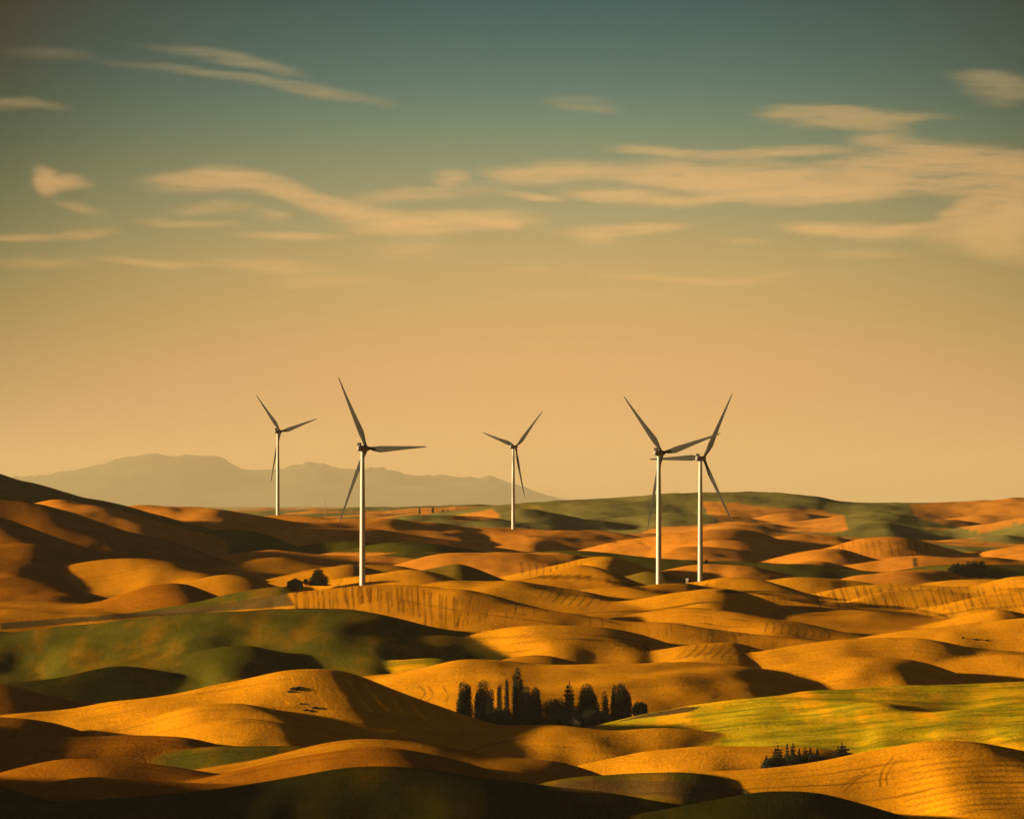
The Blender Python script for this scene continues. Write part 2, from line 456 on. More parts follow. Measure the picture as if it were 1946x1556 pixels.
rg(3720, WHEAT, [(1540, 1132), (1590, 1120), (1640, 1111), (1700, 1106), (1760, 1112), (1830, 1117), (1880, 1110), (1946, 1098), (2100, 1080)], sf=.09, r=30, st=(1, 0))
rg(3650, WHEATB, [(980, 1112), (1030, 1096), (1060, 1088), (1098, 1083), (1134, 1088), (1184, 1107), (1244, 1121), (1300, 1132)], sf=.09, r=25)
rg((3560, 3460), WHEAT, [(1260, 1142), (1300, 1124), (1330, 1111), (1363, 1105), (1400, 1103), (1430, 1103), (1470, 1107), (1510, 1119), (1563, 1135), (1630, 1144), (1700, 1150), (1770, 1160), (1850, 1175)], sf=.09, r=25, st=(.8, 0), rut=1)
rg(3450, WHEAT, [(1640, 1158), (1693, 1137), (1730, 1127), (1797, 1120), (1863, 1123), (1914, 1117), (1946, 1119), (2100, 1110)], sf=.09, r=25, st=(.9, 0))
rg(3340, WHEAT, [(1740, 1172), (1770, 1158), (1814, 1141), (1863, 1131), (1900, 1126), (1946, 1129), (2100, 1120)], sf=.09, r=25, st=(.9, 0))
rg(3240, WHEAT, [(1800, 1182), (1840, 1172), (1865, 1164), (1893, 1158), (1930, 1164), (1970, 1175)], sf=.10, r=20, st=(.6, 0))
rg(3420, WHEAT, [(760, 1135), (820, 1120), (867, 1112), (930, 1106), (970, 1101), (1017, 1110), (1118, 1126), (1201, 1143), (1260, 1156)], sf=.09, r=25, st=(.3, .8))
rg((3300, 3020), WHEATB, [(520, 1144), (556, 1128), (600, 1124), (650, 1118), (690, 1113), (750, 1111), (800, 1113), (834, 1122), (900, 1138), (984, 1147), (1084, 1160), (1184, 1177), (1296, 1190), (1400, 1200), (1530, 1211), (1600, 1225)], sf=.10, r=28, st=(1, 0), w=.5)
rg(3340, WHEAT, [(1210, 1168), (1250, 1150), (1296, 1138), (1340, 1127), (1380, 1124), (1420, 1133), (1470, 1153), (1520, 1178)], sf=.11, r=25)
rg((3220, 3100), WHEATB, [(1170, 1190), (1230, 1163), (1270, 1154), (1296, 1151), (1350, 1156), (1463, 1172), (1530, 1184), (1590, 1197), (1640, 1209)], sf=.09, r=25, st=(0, 1))
rg(3350, GREEN, [(-100, 1186), (0, 1186), (120, 1176), (280, 1158), (340, 1151), (404, 1143), (480, 1132), (548, 1119), (570, 1127)], sf=.07, r=20)
rg((3120, 3000), GREEN, [(-300, 1200), (0, 1197), (134, 1190), (300, 1171), (434, 1164), (534, 1161), (650, 1158), (684, 1159), (717, 1167), (784, 1186), (830, 1197), (900, 1203), (950, 1212), (1010, 1226), (1100, 1250)], SF=.13, RR=16, w=.7, st=(.35, 0))
rg(3055, GREEN, [(260, 1222), (400, 1200), (480, 1188), (515, 1186), (545, 1194), (600, 1214), (660, 1240)], RR=26, w=.5)
rg(3000, WHEAT, [(860, 1222), (910, 1205), (950, 1195), (1000, 1190), (1118, 1192), (1184, 1200), (1240, 1214), (1296, 1233), (1345, 1255)], sf=.09, r=25, st=(0, .9))
rg(2990, OLIVE, [(640, 1255), (690, 1235), (740, 1215), (784, 1207), (867, 1207), (950, 1222), (1020, 1244)], sf=.09, r=25)
rg(3060, WHEAT, [(1600, 1222), (1650, 1211), (1700, 1204), (1763, 1195), (1820, 1187), (1880, 1180), (1946, 1175), (2150, 1160)], sf=.08, r=30, st=(0, .3))
rg(2960, WHEAT, [(1280, 1250), (1300, 1226), (1363, 1221), (1396, 1220), (1440, 1230), (1475, 1246)], sf=.09, r=22, st=(0, .9))
rg(2940, WHEAT, [(1370, 1270), (1410, 1255), (1463, 1237), (1530, 1220), (1597, 1213), (1663, 1212), (1700, 1213), (1763, 1220), (1863, 1237), (1946, 1243), (2150, 1255)], sf=.08, r=35)
rg(2880, WHEATB, [(910, 1270), (950, 1255), (984, 1247), (1017, 1244), (1050, 1247), (1100, 1262)], sf=.09, r=18)
rg(2890, GREEN, [(320, 1268), (384, 1250), (434, 1233), (484, 1227), (517, 1236), (551, 1242), (601, 1253), (650, 1272), (690, 1290)], sf=.09, r=20, w=.8)
rg(2860, YGREEN, [(620, 1290), (660, 1275), (700, 1265), (750, 1257), (834, 1252), (867, 1258), (920, 1270)], sf=.08, r=20)
rg(2890, WHEAT, [(1720, 1275), (1760, 1263), (1797, 1255), (1830, 1250), (1897, 1246), (1946, 1249), (2150, 1258)], sf=.08, r=30)
rg(2830, WHEAT, [(1410, 1284), (1450, 1272), (1496, 1262), (1530, 1257), (1597, 1249), (1663, 1247), (1730, 1252), (1763, 1258), (1797, 1268), (1847, 1288), (1890, 1305)], sf=.09, r=30)
rg(2800, WHEAT, [(560, 1310), (620, 1296), (677, 1285), (750, 1272), (850, 1260), (900, 1258), (984, 1260), (1084, 1263), (1218, 1262), (1296, 1259), (1346, 1257), (1396, 1258), (1446, 1265), (1496, 1278), (1563, 1297), (1603, 1308), (1660, 1325)], SF=.12, RR=14, w=.3, st=(0, .35))
rg(2840, DGREEN, [(-100, 1316), (0, 1311), (80, 1302), (150, 1290), (200, 1278), (234, 1272), (300, 1279), (334, 1287), (401, 1307), (450, 1325)], sf=.10, r=25)
rg((2560, 2660), YGREEN, [(1060, 1404), (1120, 1390), (1160, 1381), (1218, 1367), (1296, 1348), (1396, 1332), (1463, 1325), (1530, 1317), (1630, 1308), (1697, 1305), (1763, 1303), (1863, 1302), (1946, 1297), (2200, 1288)], SF=.10, RR=16, w=.4)
rg(2500, YGREEN, [(1340, 1392), (1400, 1383), (1530, 1375), (1630, 1368), (1697, 1363), (1797, 1353), (1946, 1345), (2200, 1330)], SF=.12, RR=14, w=.4)
# --- foreground
rg(2640, SHADED_BROWN, [(-200, 1290), (0, 1300), (33, 1305), (80, 1322), (134, 1333), (200, 1337), (270, 1346)], sf=.09, r=20)
rg(2510, WHEAT, [(120, 1345), (200, 1336), (267, 1333), (350, 1322), (451, 1302), (517, 1284), (567, 1276), (618, 1277), (650, 1282), (700, 1297), (750, 1317), (800, 1339), (850, 1359), (900, 1372), (950, 1384), (1000, 1397), (1040, 1412), (1100, 1440)], sk=.1, w=.15, st=(.2, .5), foot=[(100, 1362), (400, 1322), (560, 1303), (660, 1304), (800, 1326), (1000, 1362), (1100, 1392)])
rg(2440, WHEAT, [(200, 1392), (270, 1372), (350, 1353), (434, 1341), (470, 1340), (500, 1346), (530, 1362), (560, 1384)], sf=.09, r=25, sk=.4)
rg(2390, WHEAT, [(290, 1404), (367, 1379), (417, 1370), (451, 1366), (501, 1369), (534, 1378), (601, 1391), (660, 1409)], sf=.09, r=22, sk=.3)
rg(2480, WHEAT, [(860, 1386), (920, 1379), (980, 1382), (1085, 1386), (1180, 1392), (1240, 1387), (1280, 1386), (1330, 1391), (1380, 1400), (1430, 1414), (1480, 1430)], sf=.07, r=20, w=.6, st=(.3, .3))
rg(2400, SHADED_BROWN, [(-150, 1356), (0, 1361), (50, 1363), (100, 1372), (150, 1387), (200, 1402)], sf=.10, r=20, st=(.8, 0))
rg(2340, WHEAT, [(1160, 1450), (1230, 1436), (1296, 1427), (1396, 1424), (1463, 1420), (1530, 1418), (1597, 1422), (1630, 1432), (1680, 1448)], sf=.08, r=22)
rg(2400, GREEN, [(1800, 1440), (1846, 1422), (1890, 1414), (1946, 1407), (2150, 1390)], sf=.07, r=25)
rg(2330, SHADED_BROWN, [(-150, 1418), (0, 1405), (50, 1398), (100, 1396), (200, 1399), (300, 1400), (350, 1404), (411, 1419), (460, 1436)], sf=.10, r=22)
rg(2300, GREEN, [(230, 1456), (300, 1440), (350, 1428), (400, 1418), (467, 1415), (560, 1416), (620, 1424), (700, 1440)], sf=.08, r=20)
rg(2250, WHEATB, [(380, 1478), (467, 1455), (567, 1430), (650, 1407), (717, 1407), (800, 1415), (850, 1427), (934, 1440), (1000, 1445), (1050, 1449), (1090, 1457), (1130, 1471), (1170, 1485)], sf=.10, r=18)
rg(2220, SHADED_BROWN, [(-100, 1510), (0, 1486), (50, 1467), (100, 1454), (167, 1450), (234, 1452), (300, 1457), (367, 1465), (480, 1482)], sf=.09, r=20)
rg(2185, SHADED_BROWN, [(340, 1492), (434, 1473), (501, 1460), (600, 1437), (650, 1426), (700, 1419), (750, 1422), (800, 1430), (884, 1450), (934, 1467), (984, 1485), (1030, 1500)], sf=.11, r=18)
rg(2150, SHADED_BROWN, [(-100, 1540), (0, 1514), (67, 1494), (134, 1477), (200, 1470), (267, 1473), (334, 1480), (400, 1487), (500, 1500)], sf=.09, r=20)
rg(2160, GREEN, [(980, 1516), (1015, 1500), (1050, 1482), (1085, 1475), (1134, 1470), (1218, 1464), (1300, 1463), (1346, 1467), (1380, 1474), (1406, 1490), (1440, 1510)], sf=.09, r=18)
rg(2180, WHEAT, [(1200, 1478), (1300, 1464), (1350, 1461), (1446, 1459), (1530, 1454), (1580, 1447), (1613, 1439), (1663, 1427), (1730, 1414), (1797, 1409), (1847, 1410), (1897, 1417), (1946, 1426), (2050, 1452), (2200, 1500)], sf=.12, r=24, sk=.35, st=(0, 1), w=.4)
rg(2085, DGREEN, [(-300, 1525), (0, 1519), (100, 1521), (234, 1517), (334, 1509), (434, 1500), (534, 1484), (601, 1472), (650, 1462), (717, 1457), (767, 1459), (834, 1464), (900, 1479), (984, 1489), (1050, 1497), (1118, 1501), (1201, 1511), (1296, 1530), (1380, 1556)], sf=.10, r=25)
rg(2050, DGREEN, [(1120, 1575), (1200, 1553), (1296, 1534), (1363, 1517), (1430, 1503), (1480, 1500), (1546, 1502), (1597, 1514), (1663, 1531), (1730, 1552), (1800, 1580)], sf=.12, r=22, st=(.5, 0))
# --- unseen hills added on the left, towards the sun; nearest ones shade the foreground
rg(2080, DGREEN, [(-1500, 1330), (-1000, 1290), (-700, 1300), (-450, 1340), (-250, 1420), (-80, 1500)], sf=.14, sb=.16, r=50, w=.3)
rg(2330, SHADED_BROWN, [(-1500, 1320), (-900, 1300), (-500, 1290), (-300, 1330), (-120, 1385)], sf=.12, sb=.12, r=50, w=.3)
rg(2750, WHEATB, [(-1700, 1280), (-1300, 1250), (-900, 1262), (-500, 1290), (-250, 1330)], sf=.12, sb=.12, r=50, w=.3)
rg(3200, GREEN, [(-1700, 1160), (-1300, 1150), (-900, 1160), (-500, 1180), (-250, 1200)], sf=.12, sb=.12, r=50, w=.3)

# field patches: polygon in photo pixels, distance range, colour
PATCH = [
    ([(1335, 952), (1400, 955), (1434, 962), (1500, 966), (1560, 968), (1575, 975), (1603, 978), (1612, 1006), (1590, 1012), (1380, 1010), (1362, 998), (1366, 984), (1345, 978)], 5900, 8200, FARP),
    ([(1728, 958), (1960, 944), (2300, 930), (2300, 990), (1930, 992), (1872, 1013), (1800, 997), (1742, 984)], 6100, 8200, FARP),
    ([(850, 983), (934, 967), (948, 975), (950, 986), (870, 991)], 5600, 8200, FARP),
    ([(1012, 958), (984, 958), (1000, 968), (1040, 966)], 7000, 8000, (0.26, 0.19, 0.03)),
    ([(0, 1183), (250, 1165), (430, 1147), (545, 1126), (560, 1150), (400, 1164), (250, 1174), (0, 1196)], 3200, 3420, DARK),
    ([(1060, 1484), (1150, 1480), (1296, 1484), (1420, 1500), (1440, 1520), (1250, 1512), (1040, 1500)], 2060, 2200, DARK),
    ([(500, 1050), (1060, 1050), (1200, 1060), (1200, 1072), (500, 1070)], 4360, 4420, PINK),
]

PATCH += [
    ([(1741, 1050), (1800, 1055), (1880, 1062), (1872, 1096), (1800, 1092), (1747, 1078)], 4120, 4328, (.075, .062, .008)),
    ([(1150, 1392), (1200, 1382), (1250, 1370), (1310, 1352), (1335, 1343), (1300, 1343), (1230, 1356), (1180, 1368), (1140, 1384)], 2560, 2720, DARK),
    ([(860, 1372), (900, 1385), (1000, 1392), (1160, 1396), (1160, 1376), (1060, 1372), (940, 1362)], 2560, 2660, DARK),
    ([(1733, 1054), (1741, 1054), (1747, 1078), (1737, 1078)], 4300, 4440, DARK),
]
# wheel tracks, furrows and headlands: polyline, half width in photo pixels, distance range, factor on the field colour
LINES = []
for a, b in (((527, 1303), (548, 1337)), ((554, 1287), (585, 1347)), ((594, 1288), (625, 1350)), ((628, 1284), (662, 1342)), ((663, 1293), (707, 1353)), ((693, 1297), (737, 1350)), ((713, 1320), (737, 1347)), ((750, 1330), (770, 1354)), ((785, 1340), (812, 1368))):
    m_ = ((a[0] + b[0]) / 2 - 3, (a[1] + b[1]) / 2 + 3)
    LINES.append(([a, m_, b], 1.7, 2330, 2518, 1.55))
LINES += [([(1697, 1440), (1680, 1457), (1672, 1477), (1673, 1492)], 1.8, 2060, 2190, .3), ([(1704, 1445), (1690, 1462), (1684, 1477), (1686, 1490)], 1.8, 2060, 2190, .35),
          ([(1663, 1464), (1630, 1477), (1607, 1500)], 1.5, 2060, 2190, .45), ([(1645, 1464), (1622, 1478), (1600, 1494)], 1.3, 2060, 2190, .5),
          ([(1224, 1225), (1238, 1237), (1214, 1262)], 1.6, 2860, 3010, .4), ([(1219, 1228), (1231, 1238), (1207, 1262)], 1.4, 2860, 3010, .45),
          ([(797, 1303), (812, 1317), (790, 1335)], 1.5, 2600, 2800, .5), ([(814, 1305), (826, 1320), (808, 1335)], 1.5, 2600, 2800, .5), ([(843, 1305), (854, 1323), (846, 1332)], 1.5, 2600, 2800, .5),
          ([(1359, 1309), (1373, 1317), (1354, 1326)], 1.5, 2600, 2800, .4), ([(1355, 1309), (1366, 1316), (1350, 1322)], 1.2, 2600, 2800, .5),
          ([(1322, 1124), (1330, 1114), (1345, 1109)], 1.3, 3400, 3570, .4), ([(1327, 1125), (1334, 1117), (1346, 1112)], 1.2, 3400, 3570, .5),
          ([(1363, 1124), (1400, 1123), (1463, 1128), (1530, 1141), (1630, 1152), (1697, 1152), (1763, 1161), (1800, 1172)], 2.6, 3150, 3530, .16),
          ([(1480, 1136), (1560, 1149), (1640, 1158), (1720, 1164), (1770, 1172)], 1.6, 3150, 3530, .25),
          ([(985, 1096), (1030, 1096), (1090, 1096), (1134, 1099), (1184, 1110), (1244, 1124), (1300, 1131), (1340, 1132)], 3.2, 3380, 3700, .14),
          ([(1000, 1018), (1060, 1022), (1120, 1026), (1171, 1030)], 1.3, 5000, 5320, .4), ([(1210, 1028), (1225, 1036), (1240, 1046)], 1.3, 5000, 5320, .4),
          ([(934, 1142), (1000, 1150), (1100, 1168), (1180, 1186)], 1.3, 3050, 3290, .5), ([(760, 1140), (860, 1158), (960, 1172), (1080, 1188)], 1.2, 3050, 3290, .6),
          ([(1100, 1205), (1180, 1212), (1240, 1226)], 1.2, 2880, 3000, .6), ([(900, 1213), (1000, 1208), (1120, 1214), (1200, 1230)], 1.2, 2880, 3000, .6),
          ([(880, 1430), (960, 1407), (1000, 1402)], 1.4, 2300, 2480, .55), ([(900, 1434), (1000, 1416), (1100, 1420), (1200, 1436)], 1.3, 2300, 2480, .6)]
for k in range(9):
    x_ = 1452 + 15 * k
    LINES.append(([(x_ - 6, 1172 + 3.2 * k), (x_ + 7, 1182 + 3.0 * k), (x_ + 2, 1200 + 1.4 * k)], 1.3, 3030, 3225, .5))
for k in range(8):
    x_ = 1306 + 17 * k
    LINES.append(([(x_ + 4, 1222), (x_ - 2, 1234), (x_ - 20, 1248)], 1.3, 2840, 2960, .5))
for k in range(9):
    x_ = 1030 + 16 * k
    LINES.append(([(x_ + 8, 1112 + 2 * k), (x_ + 2, 1126 + 2 * k), (x_ - 12, 1140 + 2 * k)], 1.2, 3280, 3420, .5))
rngl = np.random.default_rng(4)
for k in range(34):          # vertical cuts below the crest of the striped wheat hill
    x_ = 556 + 9.5 * k + rngl.uniform(-4, 4)
    y_ = 1124 if x_ < 640 else 1116
    y_ += max(0, x_ - 790) * .28
    L_ = rngl.uniform(26, 60) + max(0, x_ - 700) * .1
    LINES.append(([(x_, y_ + 1), (x_ + rngl.uniform(-2, 2), y_ + L_ / 2), (x_ + 3, y_ + L_)], rngl.uniform(1.0, 2.4), 3100, 3300, rngl.uniform(.25, .6)))
for k in range(26):          # the striped slopes on the right
    x_ = 1545 + 15.5 * k + rngl.uniform(-5, 5)
    y_ = 1128 + rngl.uniform(-3, 3)
    LINES.append(([(x_, y_ - 10), (x_ + 6, y_ + 6), (x_ + 14, y_ + 26)], rngl.uniform(1.0, 2.2), 3250, 3720, rngl.uniform(.3, .65)))
for k in range(14):
    x_ = 1560 + 14 * k + rngl.uniform(-4, 4)
    LINES.append(([(x_, 1028), (x_ + 4, 1042), (x_ + 6, 1056)], rngl.uniform(.9, 1.6), 4700, 4900, rngl.uniform(.4, .7)))
for k in range(10):
    x_ = 990 + 13 * k + rngl.uniform(-4, 4)
    LINES.append(([(x_, 1070), (x_ + 2, 1078), (x_ + 3, 1090)], rngl.uniform(.9, 1.8), 3860, 4050, rngl.uniform(.4, .7)))
for k in range(10):          # furrows curving round the bright hill at the lower right
    o_ = 11 * k
    LINES.append(([(1690 + 6 * k, 1466 + o_), (1760 + 4 * k, 1452 + o_), (1860, 1443 + o_ * .95), (1960, 1446 + o_ * .9)], 1.2, 2060, 2180, .55))



def project_py(z, D):
    return HY - z * F / D


def in_poly(x, y, poly):
    r = np.zeros(np.broadcast(x, y).shape, bool)
    n = len(poly)
    for i in range(n):
        x1, y1 = poly[i]
        x2, y2 = poly[(i + 1) % n]
        c = ((y1 > y) != (y2 > y)) & (x < (x2 - x1) * (y - y1) / (y2 - y1 + 1e-9) + x1)
        r ^= c
    return r


class Ridge:
    def __init__(s, i, D, col, pts, kw):
        s.i = i
        s.D0, s.D1 = D if isinstance(D, tuple) else (D, D)
        s.x0, s.x1 = pts[0][0], pts[-1][0]
        s.top = min(max(min(pts, key=lambda p: p[1])[0], 0), 1946)
        s.f, s.fw = crestline(pts, s.D0)
        if 'foot' in kw:
            s.fw = crestline(kw['foot'], s.D0)[1]
        s.col = np.array(col)
        Dm = 0.5 * (s.D0 + s.D1)
        k = Dm / 2600
        s.sf = kw.get('SF', float(np.interp(Dm, [2000, 2700, 3500, 4500, 5500, 7500], [.20, .19, .17, .145, .12, .10])))
        s.sb = kw.get('sb', max(.06, min(.14, .14 / k ** .7)))
        s.r = kw.get('RR', float(np.interp(Dm, [2000, 2700, 3500, 4500, 5500, 7500], [11, 12, 14, 18, 24, 45])))
        s.sk = kw.get('sk', 0.05)
        s.fl = kw.get('fl', 1.0)
        s.w = kw.get('w', .6)
        s.st = kw.get('st', (0, 0.4))
        s.Dm = Dm

    def eval(s, px, D):
        Dc = s.D0 + (s.D1 - s.D0) * np.clip((px - s.x0) / (s.x1 - s.x0), 0, 1)
        xm = (px - CX) / F * D
        # crest line wanders a little in distance
        Dc = Dc + noise2(px / 130.0, 0 * px + s.i * 3.7, 5) * s.r * 0.5
        t = Dc - D
        fr = np.maximum(t, 0)
        ks = s.Dm / 2600
        pxs = px - s.sk * np.minimum(fr, 90 * ks) * F / Dc
        # narrowing / widening noise of the flank, zero at the crest
        pxs = pxs + noise2(xm / 85.0 + s.i, D / 85.0, 9) * np.minimum(fr / 60, 1) * 5 * s.w
        g = fr / (fr + 45.0 * ks) * s.fl
        zc = (HY - (s.f(pxs) * (1 - g) + s.fw(pxs) * g)) / F * Dc
        n = noise2(xm / (42 * (s.Dm / 2600)) + 5.1 * s.i, D / (260 * (s.Dm / 2600)), 21)
        n = n + 0.5 * noise2(xm / (19 * (s.Dm / 2600)) + 1.3 * s.i, D / (110 * s.Dm / 2600), 23)
        sf = s.sf * (1 + 0.45 * s.w * n)
        sl = np.where(t > 0, sf, s.sb)
        return zc - sl * (np.sqrt(t * t + s.r * s.r) - s.r), fr


RIDGES = [Ridge(i, *a) for i, a in enumerate(RG)]


_rs = np.random.default_rng(11)
SWELLS = []
for _k in range(330):
    d_ = float(_rs.choice([_rs.uniform(2180, 2900), _rs.uniform(2700, 4200), _rs.uniform(3400, 6800)]))
    p_ = float(_rs.uniform(-150, 2100))
    if 2500 < d_ < 2700 and 820 < p_ < 1300:
        continue
    q_ = (d_ / 2600) ** .9
    b_ = float(_rs.uniform(9, 20)) * q_
    SWELLS.append(((p_ - CX) / F * d_, d_, float(_rs.uniform(2.2, 5)) * b_, b_, float(_rs.uniform(-1.3, 1.3)), float(_rs.uniform(.10, .19)) * b_ * float(np.interp(d_, [2900, 3500], [.42, .85])) * float(_rs.choice([1, 1, -.8]))))


def swells(xm, D, px):
    """small elongated folds and hollows lying across the big hills"""
    out_ = np.zeros(xm.shape)
    grid = xm.ndim == 2 and xm.shape[0] > 50
    for (x0, d0, a, b, th, A) in SWELLS:
        if grid:
            r0, r1 = np.searchsorted(D[:, 0], d0 - 2.6 * a), np.searchsorted(D[:, 0], d0 + 2.6 * a)
            c0, c1 = np.searchsorted(px[0], CX + (x0 - 2.8 * a) / d0 * F * 1.0 - 60), np.searchsorted(px[0], CX + (x0 + 2.8 * a) / d0 * F + 60)
            sl = (slice(r0, r1), slice(c0, c1))
        else:
            sl = slice(None)
        ex, ed = xm[sl] - x0, D[sl] - d0
        u = ex * math.sin(th) + ed * math.cos(th)
        v = ex * math.cos(th) - ed * math.sin(th) + 3 * np.sin(u / a * 2 + x0)
        out_[sl] += A * np.exp(-(u / a) ** 2 - (v / b) ** 2)
    return out_


def terrain(px, D, colours=True):
    """px (columns) and D (rows) broadcastable; returns z, colour, stripe attributes"""
    px, D = np.broadcast_arrays(np.asarray(px, float), np.asarray(D, float))
    shp = px.shape
    xm = (px - CX) / F * D
    zr = zref(D)
    big = fbm(xm / 260.0, D / 260.0, 31, 2)
    outside = np.clip((np.maximum(-150 - px, px - 2150)) / 500, 0, 1)
    farf = np.clip((D - 2000) / 300, 0, 1)
    amp = (3 + 10 * outside) * farf * np.clip(D / 4000, .7, 2.0)
    z0 = zr - 12.0 * np.clip(D / 2500, 0, 1.6) * farf + amp * big * .8
    far = np.clip((D - 7600) / 1200, 0, 1)
    z0 = z0 + far * (fbm(xm / 700.0, D / 900.0, 77, 3) * 14 - 8)
    K = 0.6 * np.clip(D / 2600, .8, 3)
    KC = 0.35
    M, S = z0.copy(), np.ones(shp)
    if colours:
        Mc, Sc = z0.copy(), np.ones(shp)
        c0 = np.array(WHEATB)
        nf = noise2(xm / 300.0, D / 420.0, 91)
        Cc = np.where(nf[..., None] > 0.15, np.array(FGREEN), np.array(FARP)) * 1.0
        Cc = np.where((D < 5200)[..., None], np.array(WHEATB), Cc)
        Cc = np.where(((D > 2840) & (D < 3110) & (px < 760))[..., None], np.array(GREEN), Cc)
        Cc = np.where((D < 2040)[..., None], np.array(DGREEN), Cc)
        A = np.zeros(shp + (3,))      # stripe down, stripe along, row coordinate
    for rd in RIDGES:
        lo, hi = min(rd.D0, rd.D1), max(rd.D0, rd.D1)
        if D.ndim == 2 and shp[0] > 50:
            rows = D[:, 0]
            a = np.searchsorted(rows, lo * 0.82)
            b = np.searchsorted(rows, hi * 1.16)
            sl = slice(a, b)
        else:
            sl = slice(None)
        if D[sl].size == 0:
            continue
        z, fr = rd.eval(px[sl], D[sl])
        k = K[sl]
        m, s_ = M[sl], S[sl]
        nm = np.maximum(m, z)
        S[sl] = s_ * np.exp((m - nm) / k) + np.exp((z - nm) / k)
        M[sl] = nm
        if colours:
            m, s_ = Mc[sl], Sc[sl]
            nm = np.maximum(m, z)
            ea, eb = np.exp((m - nm) / KC), np.exp((z - nm) / KC)
            Cc[sl] = Cc[sl] * ea[..., None] + rd.col * eb[..., None]
            att = np.stack([np.full(z.shape, rd.st[0]), np.full(z.shape, rd.st[1]), fr], -1)
            A[sl] = A[sl] * ea[..., None] + att * eb[..., None]
            Sc[sl] = s_ * ea + eb
            Mc[sl] = nm
    z = M + K * np.log(S) * 0.9
    z = z + (fbm(xm / 46.0, D / 60.0, 41, 3) * 0.42 + noise2(xm / 62.0 + D / 260, D / 95.0 - xm / 300, 43) * 1.0 + noise2(xm / 24.0 - D / 210, D / 45.0, 44) * .28 + noise2(xm / 105.0 + D / 150, D / 40.0 + xm / 210, 48) * .75 + noise2(xm / 9.0, D / 14.0, 47) * 0.05) * np.clip(D / 2600, .6, 2)
    z = z + swells(xm, D, px)
    if not colours:
        return z
    Cc = Cc / Sc[..., None]
    A = A / Sc[..., None]
    py = project_py(z, D)
    jx = noise2(xm / 12, D / 30, 51) * 2.0
    gain = np.ones(shp)
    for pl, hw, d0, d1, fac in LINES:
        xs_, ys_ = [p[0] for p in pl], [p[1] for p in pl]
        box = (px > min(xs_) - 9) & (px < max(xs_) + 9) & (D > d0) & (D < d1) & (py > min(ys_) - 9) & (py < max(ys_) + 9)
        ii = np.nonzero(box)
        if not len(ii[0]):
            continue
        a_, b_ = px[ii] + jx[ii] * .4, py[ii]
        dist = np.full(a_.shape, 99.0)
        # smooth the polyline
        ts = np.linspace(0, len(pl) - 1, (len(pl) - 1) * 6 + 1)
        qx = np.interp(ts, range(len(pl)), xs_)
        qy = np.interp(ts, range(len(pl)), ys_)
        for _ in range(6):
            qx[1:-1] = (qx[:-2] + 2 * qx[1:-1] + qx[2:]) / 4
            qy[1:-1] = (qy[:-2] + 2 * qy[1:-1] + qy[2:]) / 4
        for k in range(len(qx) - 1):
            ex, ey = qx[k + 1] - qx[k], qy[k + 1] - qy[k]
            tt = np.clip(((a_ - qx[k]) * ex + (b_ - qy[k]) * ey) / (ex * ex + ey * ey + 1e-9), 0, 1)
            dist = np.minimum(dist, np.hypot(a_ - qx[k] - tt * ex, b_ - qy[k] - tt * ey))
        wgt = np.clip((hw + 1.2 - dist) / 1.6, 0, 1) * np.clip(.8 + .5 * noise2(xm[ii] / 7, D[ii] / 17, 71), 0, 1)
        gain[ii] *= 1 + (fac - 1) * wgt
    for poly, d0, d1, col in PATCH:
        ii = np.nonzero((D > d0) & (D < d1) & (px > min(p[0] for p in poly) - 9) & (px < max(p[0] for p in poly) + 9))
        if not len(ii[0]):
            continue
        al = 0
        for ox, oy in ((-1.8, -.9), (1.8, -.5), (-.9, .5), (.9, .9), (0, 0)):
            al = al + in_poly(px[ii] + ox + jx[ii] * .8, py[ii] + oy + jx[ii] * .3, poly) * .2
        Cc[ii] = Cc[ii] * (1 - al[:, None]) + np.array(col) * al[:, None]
    Cc = Cc * gain[..., None]
    return z, Cc, A


def ground_z(px, D):
    return float(terrain(np.array([[px]]), np.array([[D]]), False)[0, 0])


def world_xy(px, D):
    return (px - CX) / F * D, D


# --- grid
cols = np.concatenate([np.arange(-2600, -200, 40), np.arange(-200, -20, 10), np.arange(-20, 1968, 2.6), np.arange(1970, 2160, 10), np.arange(2160, 4400, 50)])
rows = np.concatenate([np.array([4, 12, 30, 60, 110, 180, 270, 380, 520, 700, 900, 1150, 1400, 1650, 1850, 1940]), np.arange(1990, 2300, 1.9),
                       np.arange(2300, 2900, 2.5), np.arange(2900, 3600, 3.3), np.arange(3600, 4600, 5), np.arange(4600, 5700, 8), np.arange(5700, 8200, 16),
                       np.arange(8200, 15000, 60), np.arange(15000, 26500, 400)])
PX, DD = np.meshgrid(cols, rows)
Z, COL, ATT = terrain(PX, DD)
nr, nc = PX.shape
co = np.stack([(PX - CX) / F * DD, DD, Z], -1).reshape(-1, 3)
me = bpy.data.meshes.new('hills')
me.vertices.add(nr * nc)
me.vertices.foreach_set('co', co.astype(np.float32).ravel())
idx = np.arange(nr * nc).reshape(nr, nc)
q = np.stack([idx[:-1, :-1], idx[:-1, 1:], idx[1:, 1:], idx[1:, :-1]], -1).reshape(-1, 4)
me.loops.add(q.size)
me.loops.foreach_set('vertex_index', q.ravel().astype(np.int32))
me.polygons.add(len(q))
me.polygons.foreach_set('loop_start', np.arange(0, q.size, 4, dtype=np.int32))
me.polygons.foreach_set('loop_total', np.full(len(q), 4, np.int32))
me.polygons.foreach_set('use_smooth', np.ones(len(q), bool))
me.update(calc_edges=True)
ca = me.attributes.new('field', 'FLOAT_COLOR', 'POINT')
ca.data.foreach_set('color', np.concatenate([COL, np.ones(COL.shape[:2] + (1,))], -1).astype(np.float32).ravel())
aa = me.attributes.new('rows', 'FLOAT_VECTOR', 'POINT')
aa.data.foreach_set('vector', ATT.astype(np.float32).ravel())
hills = bpy.data.objects.new('hills', me)
C.objects.link(hills)
set_kind(hills, 'structure')


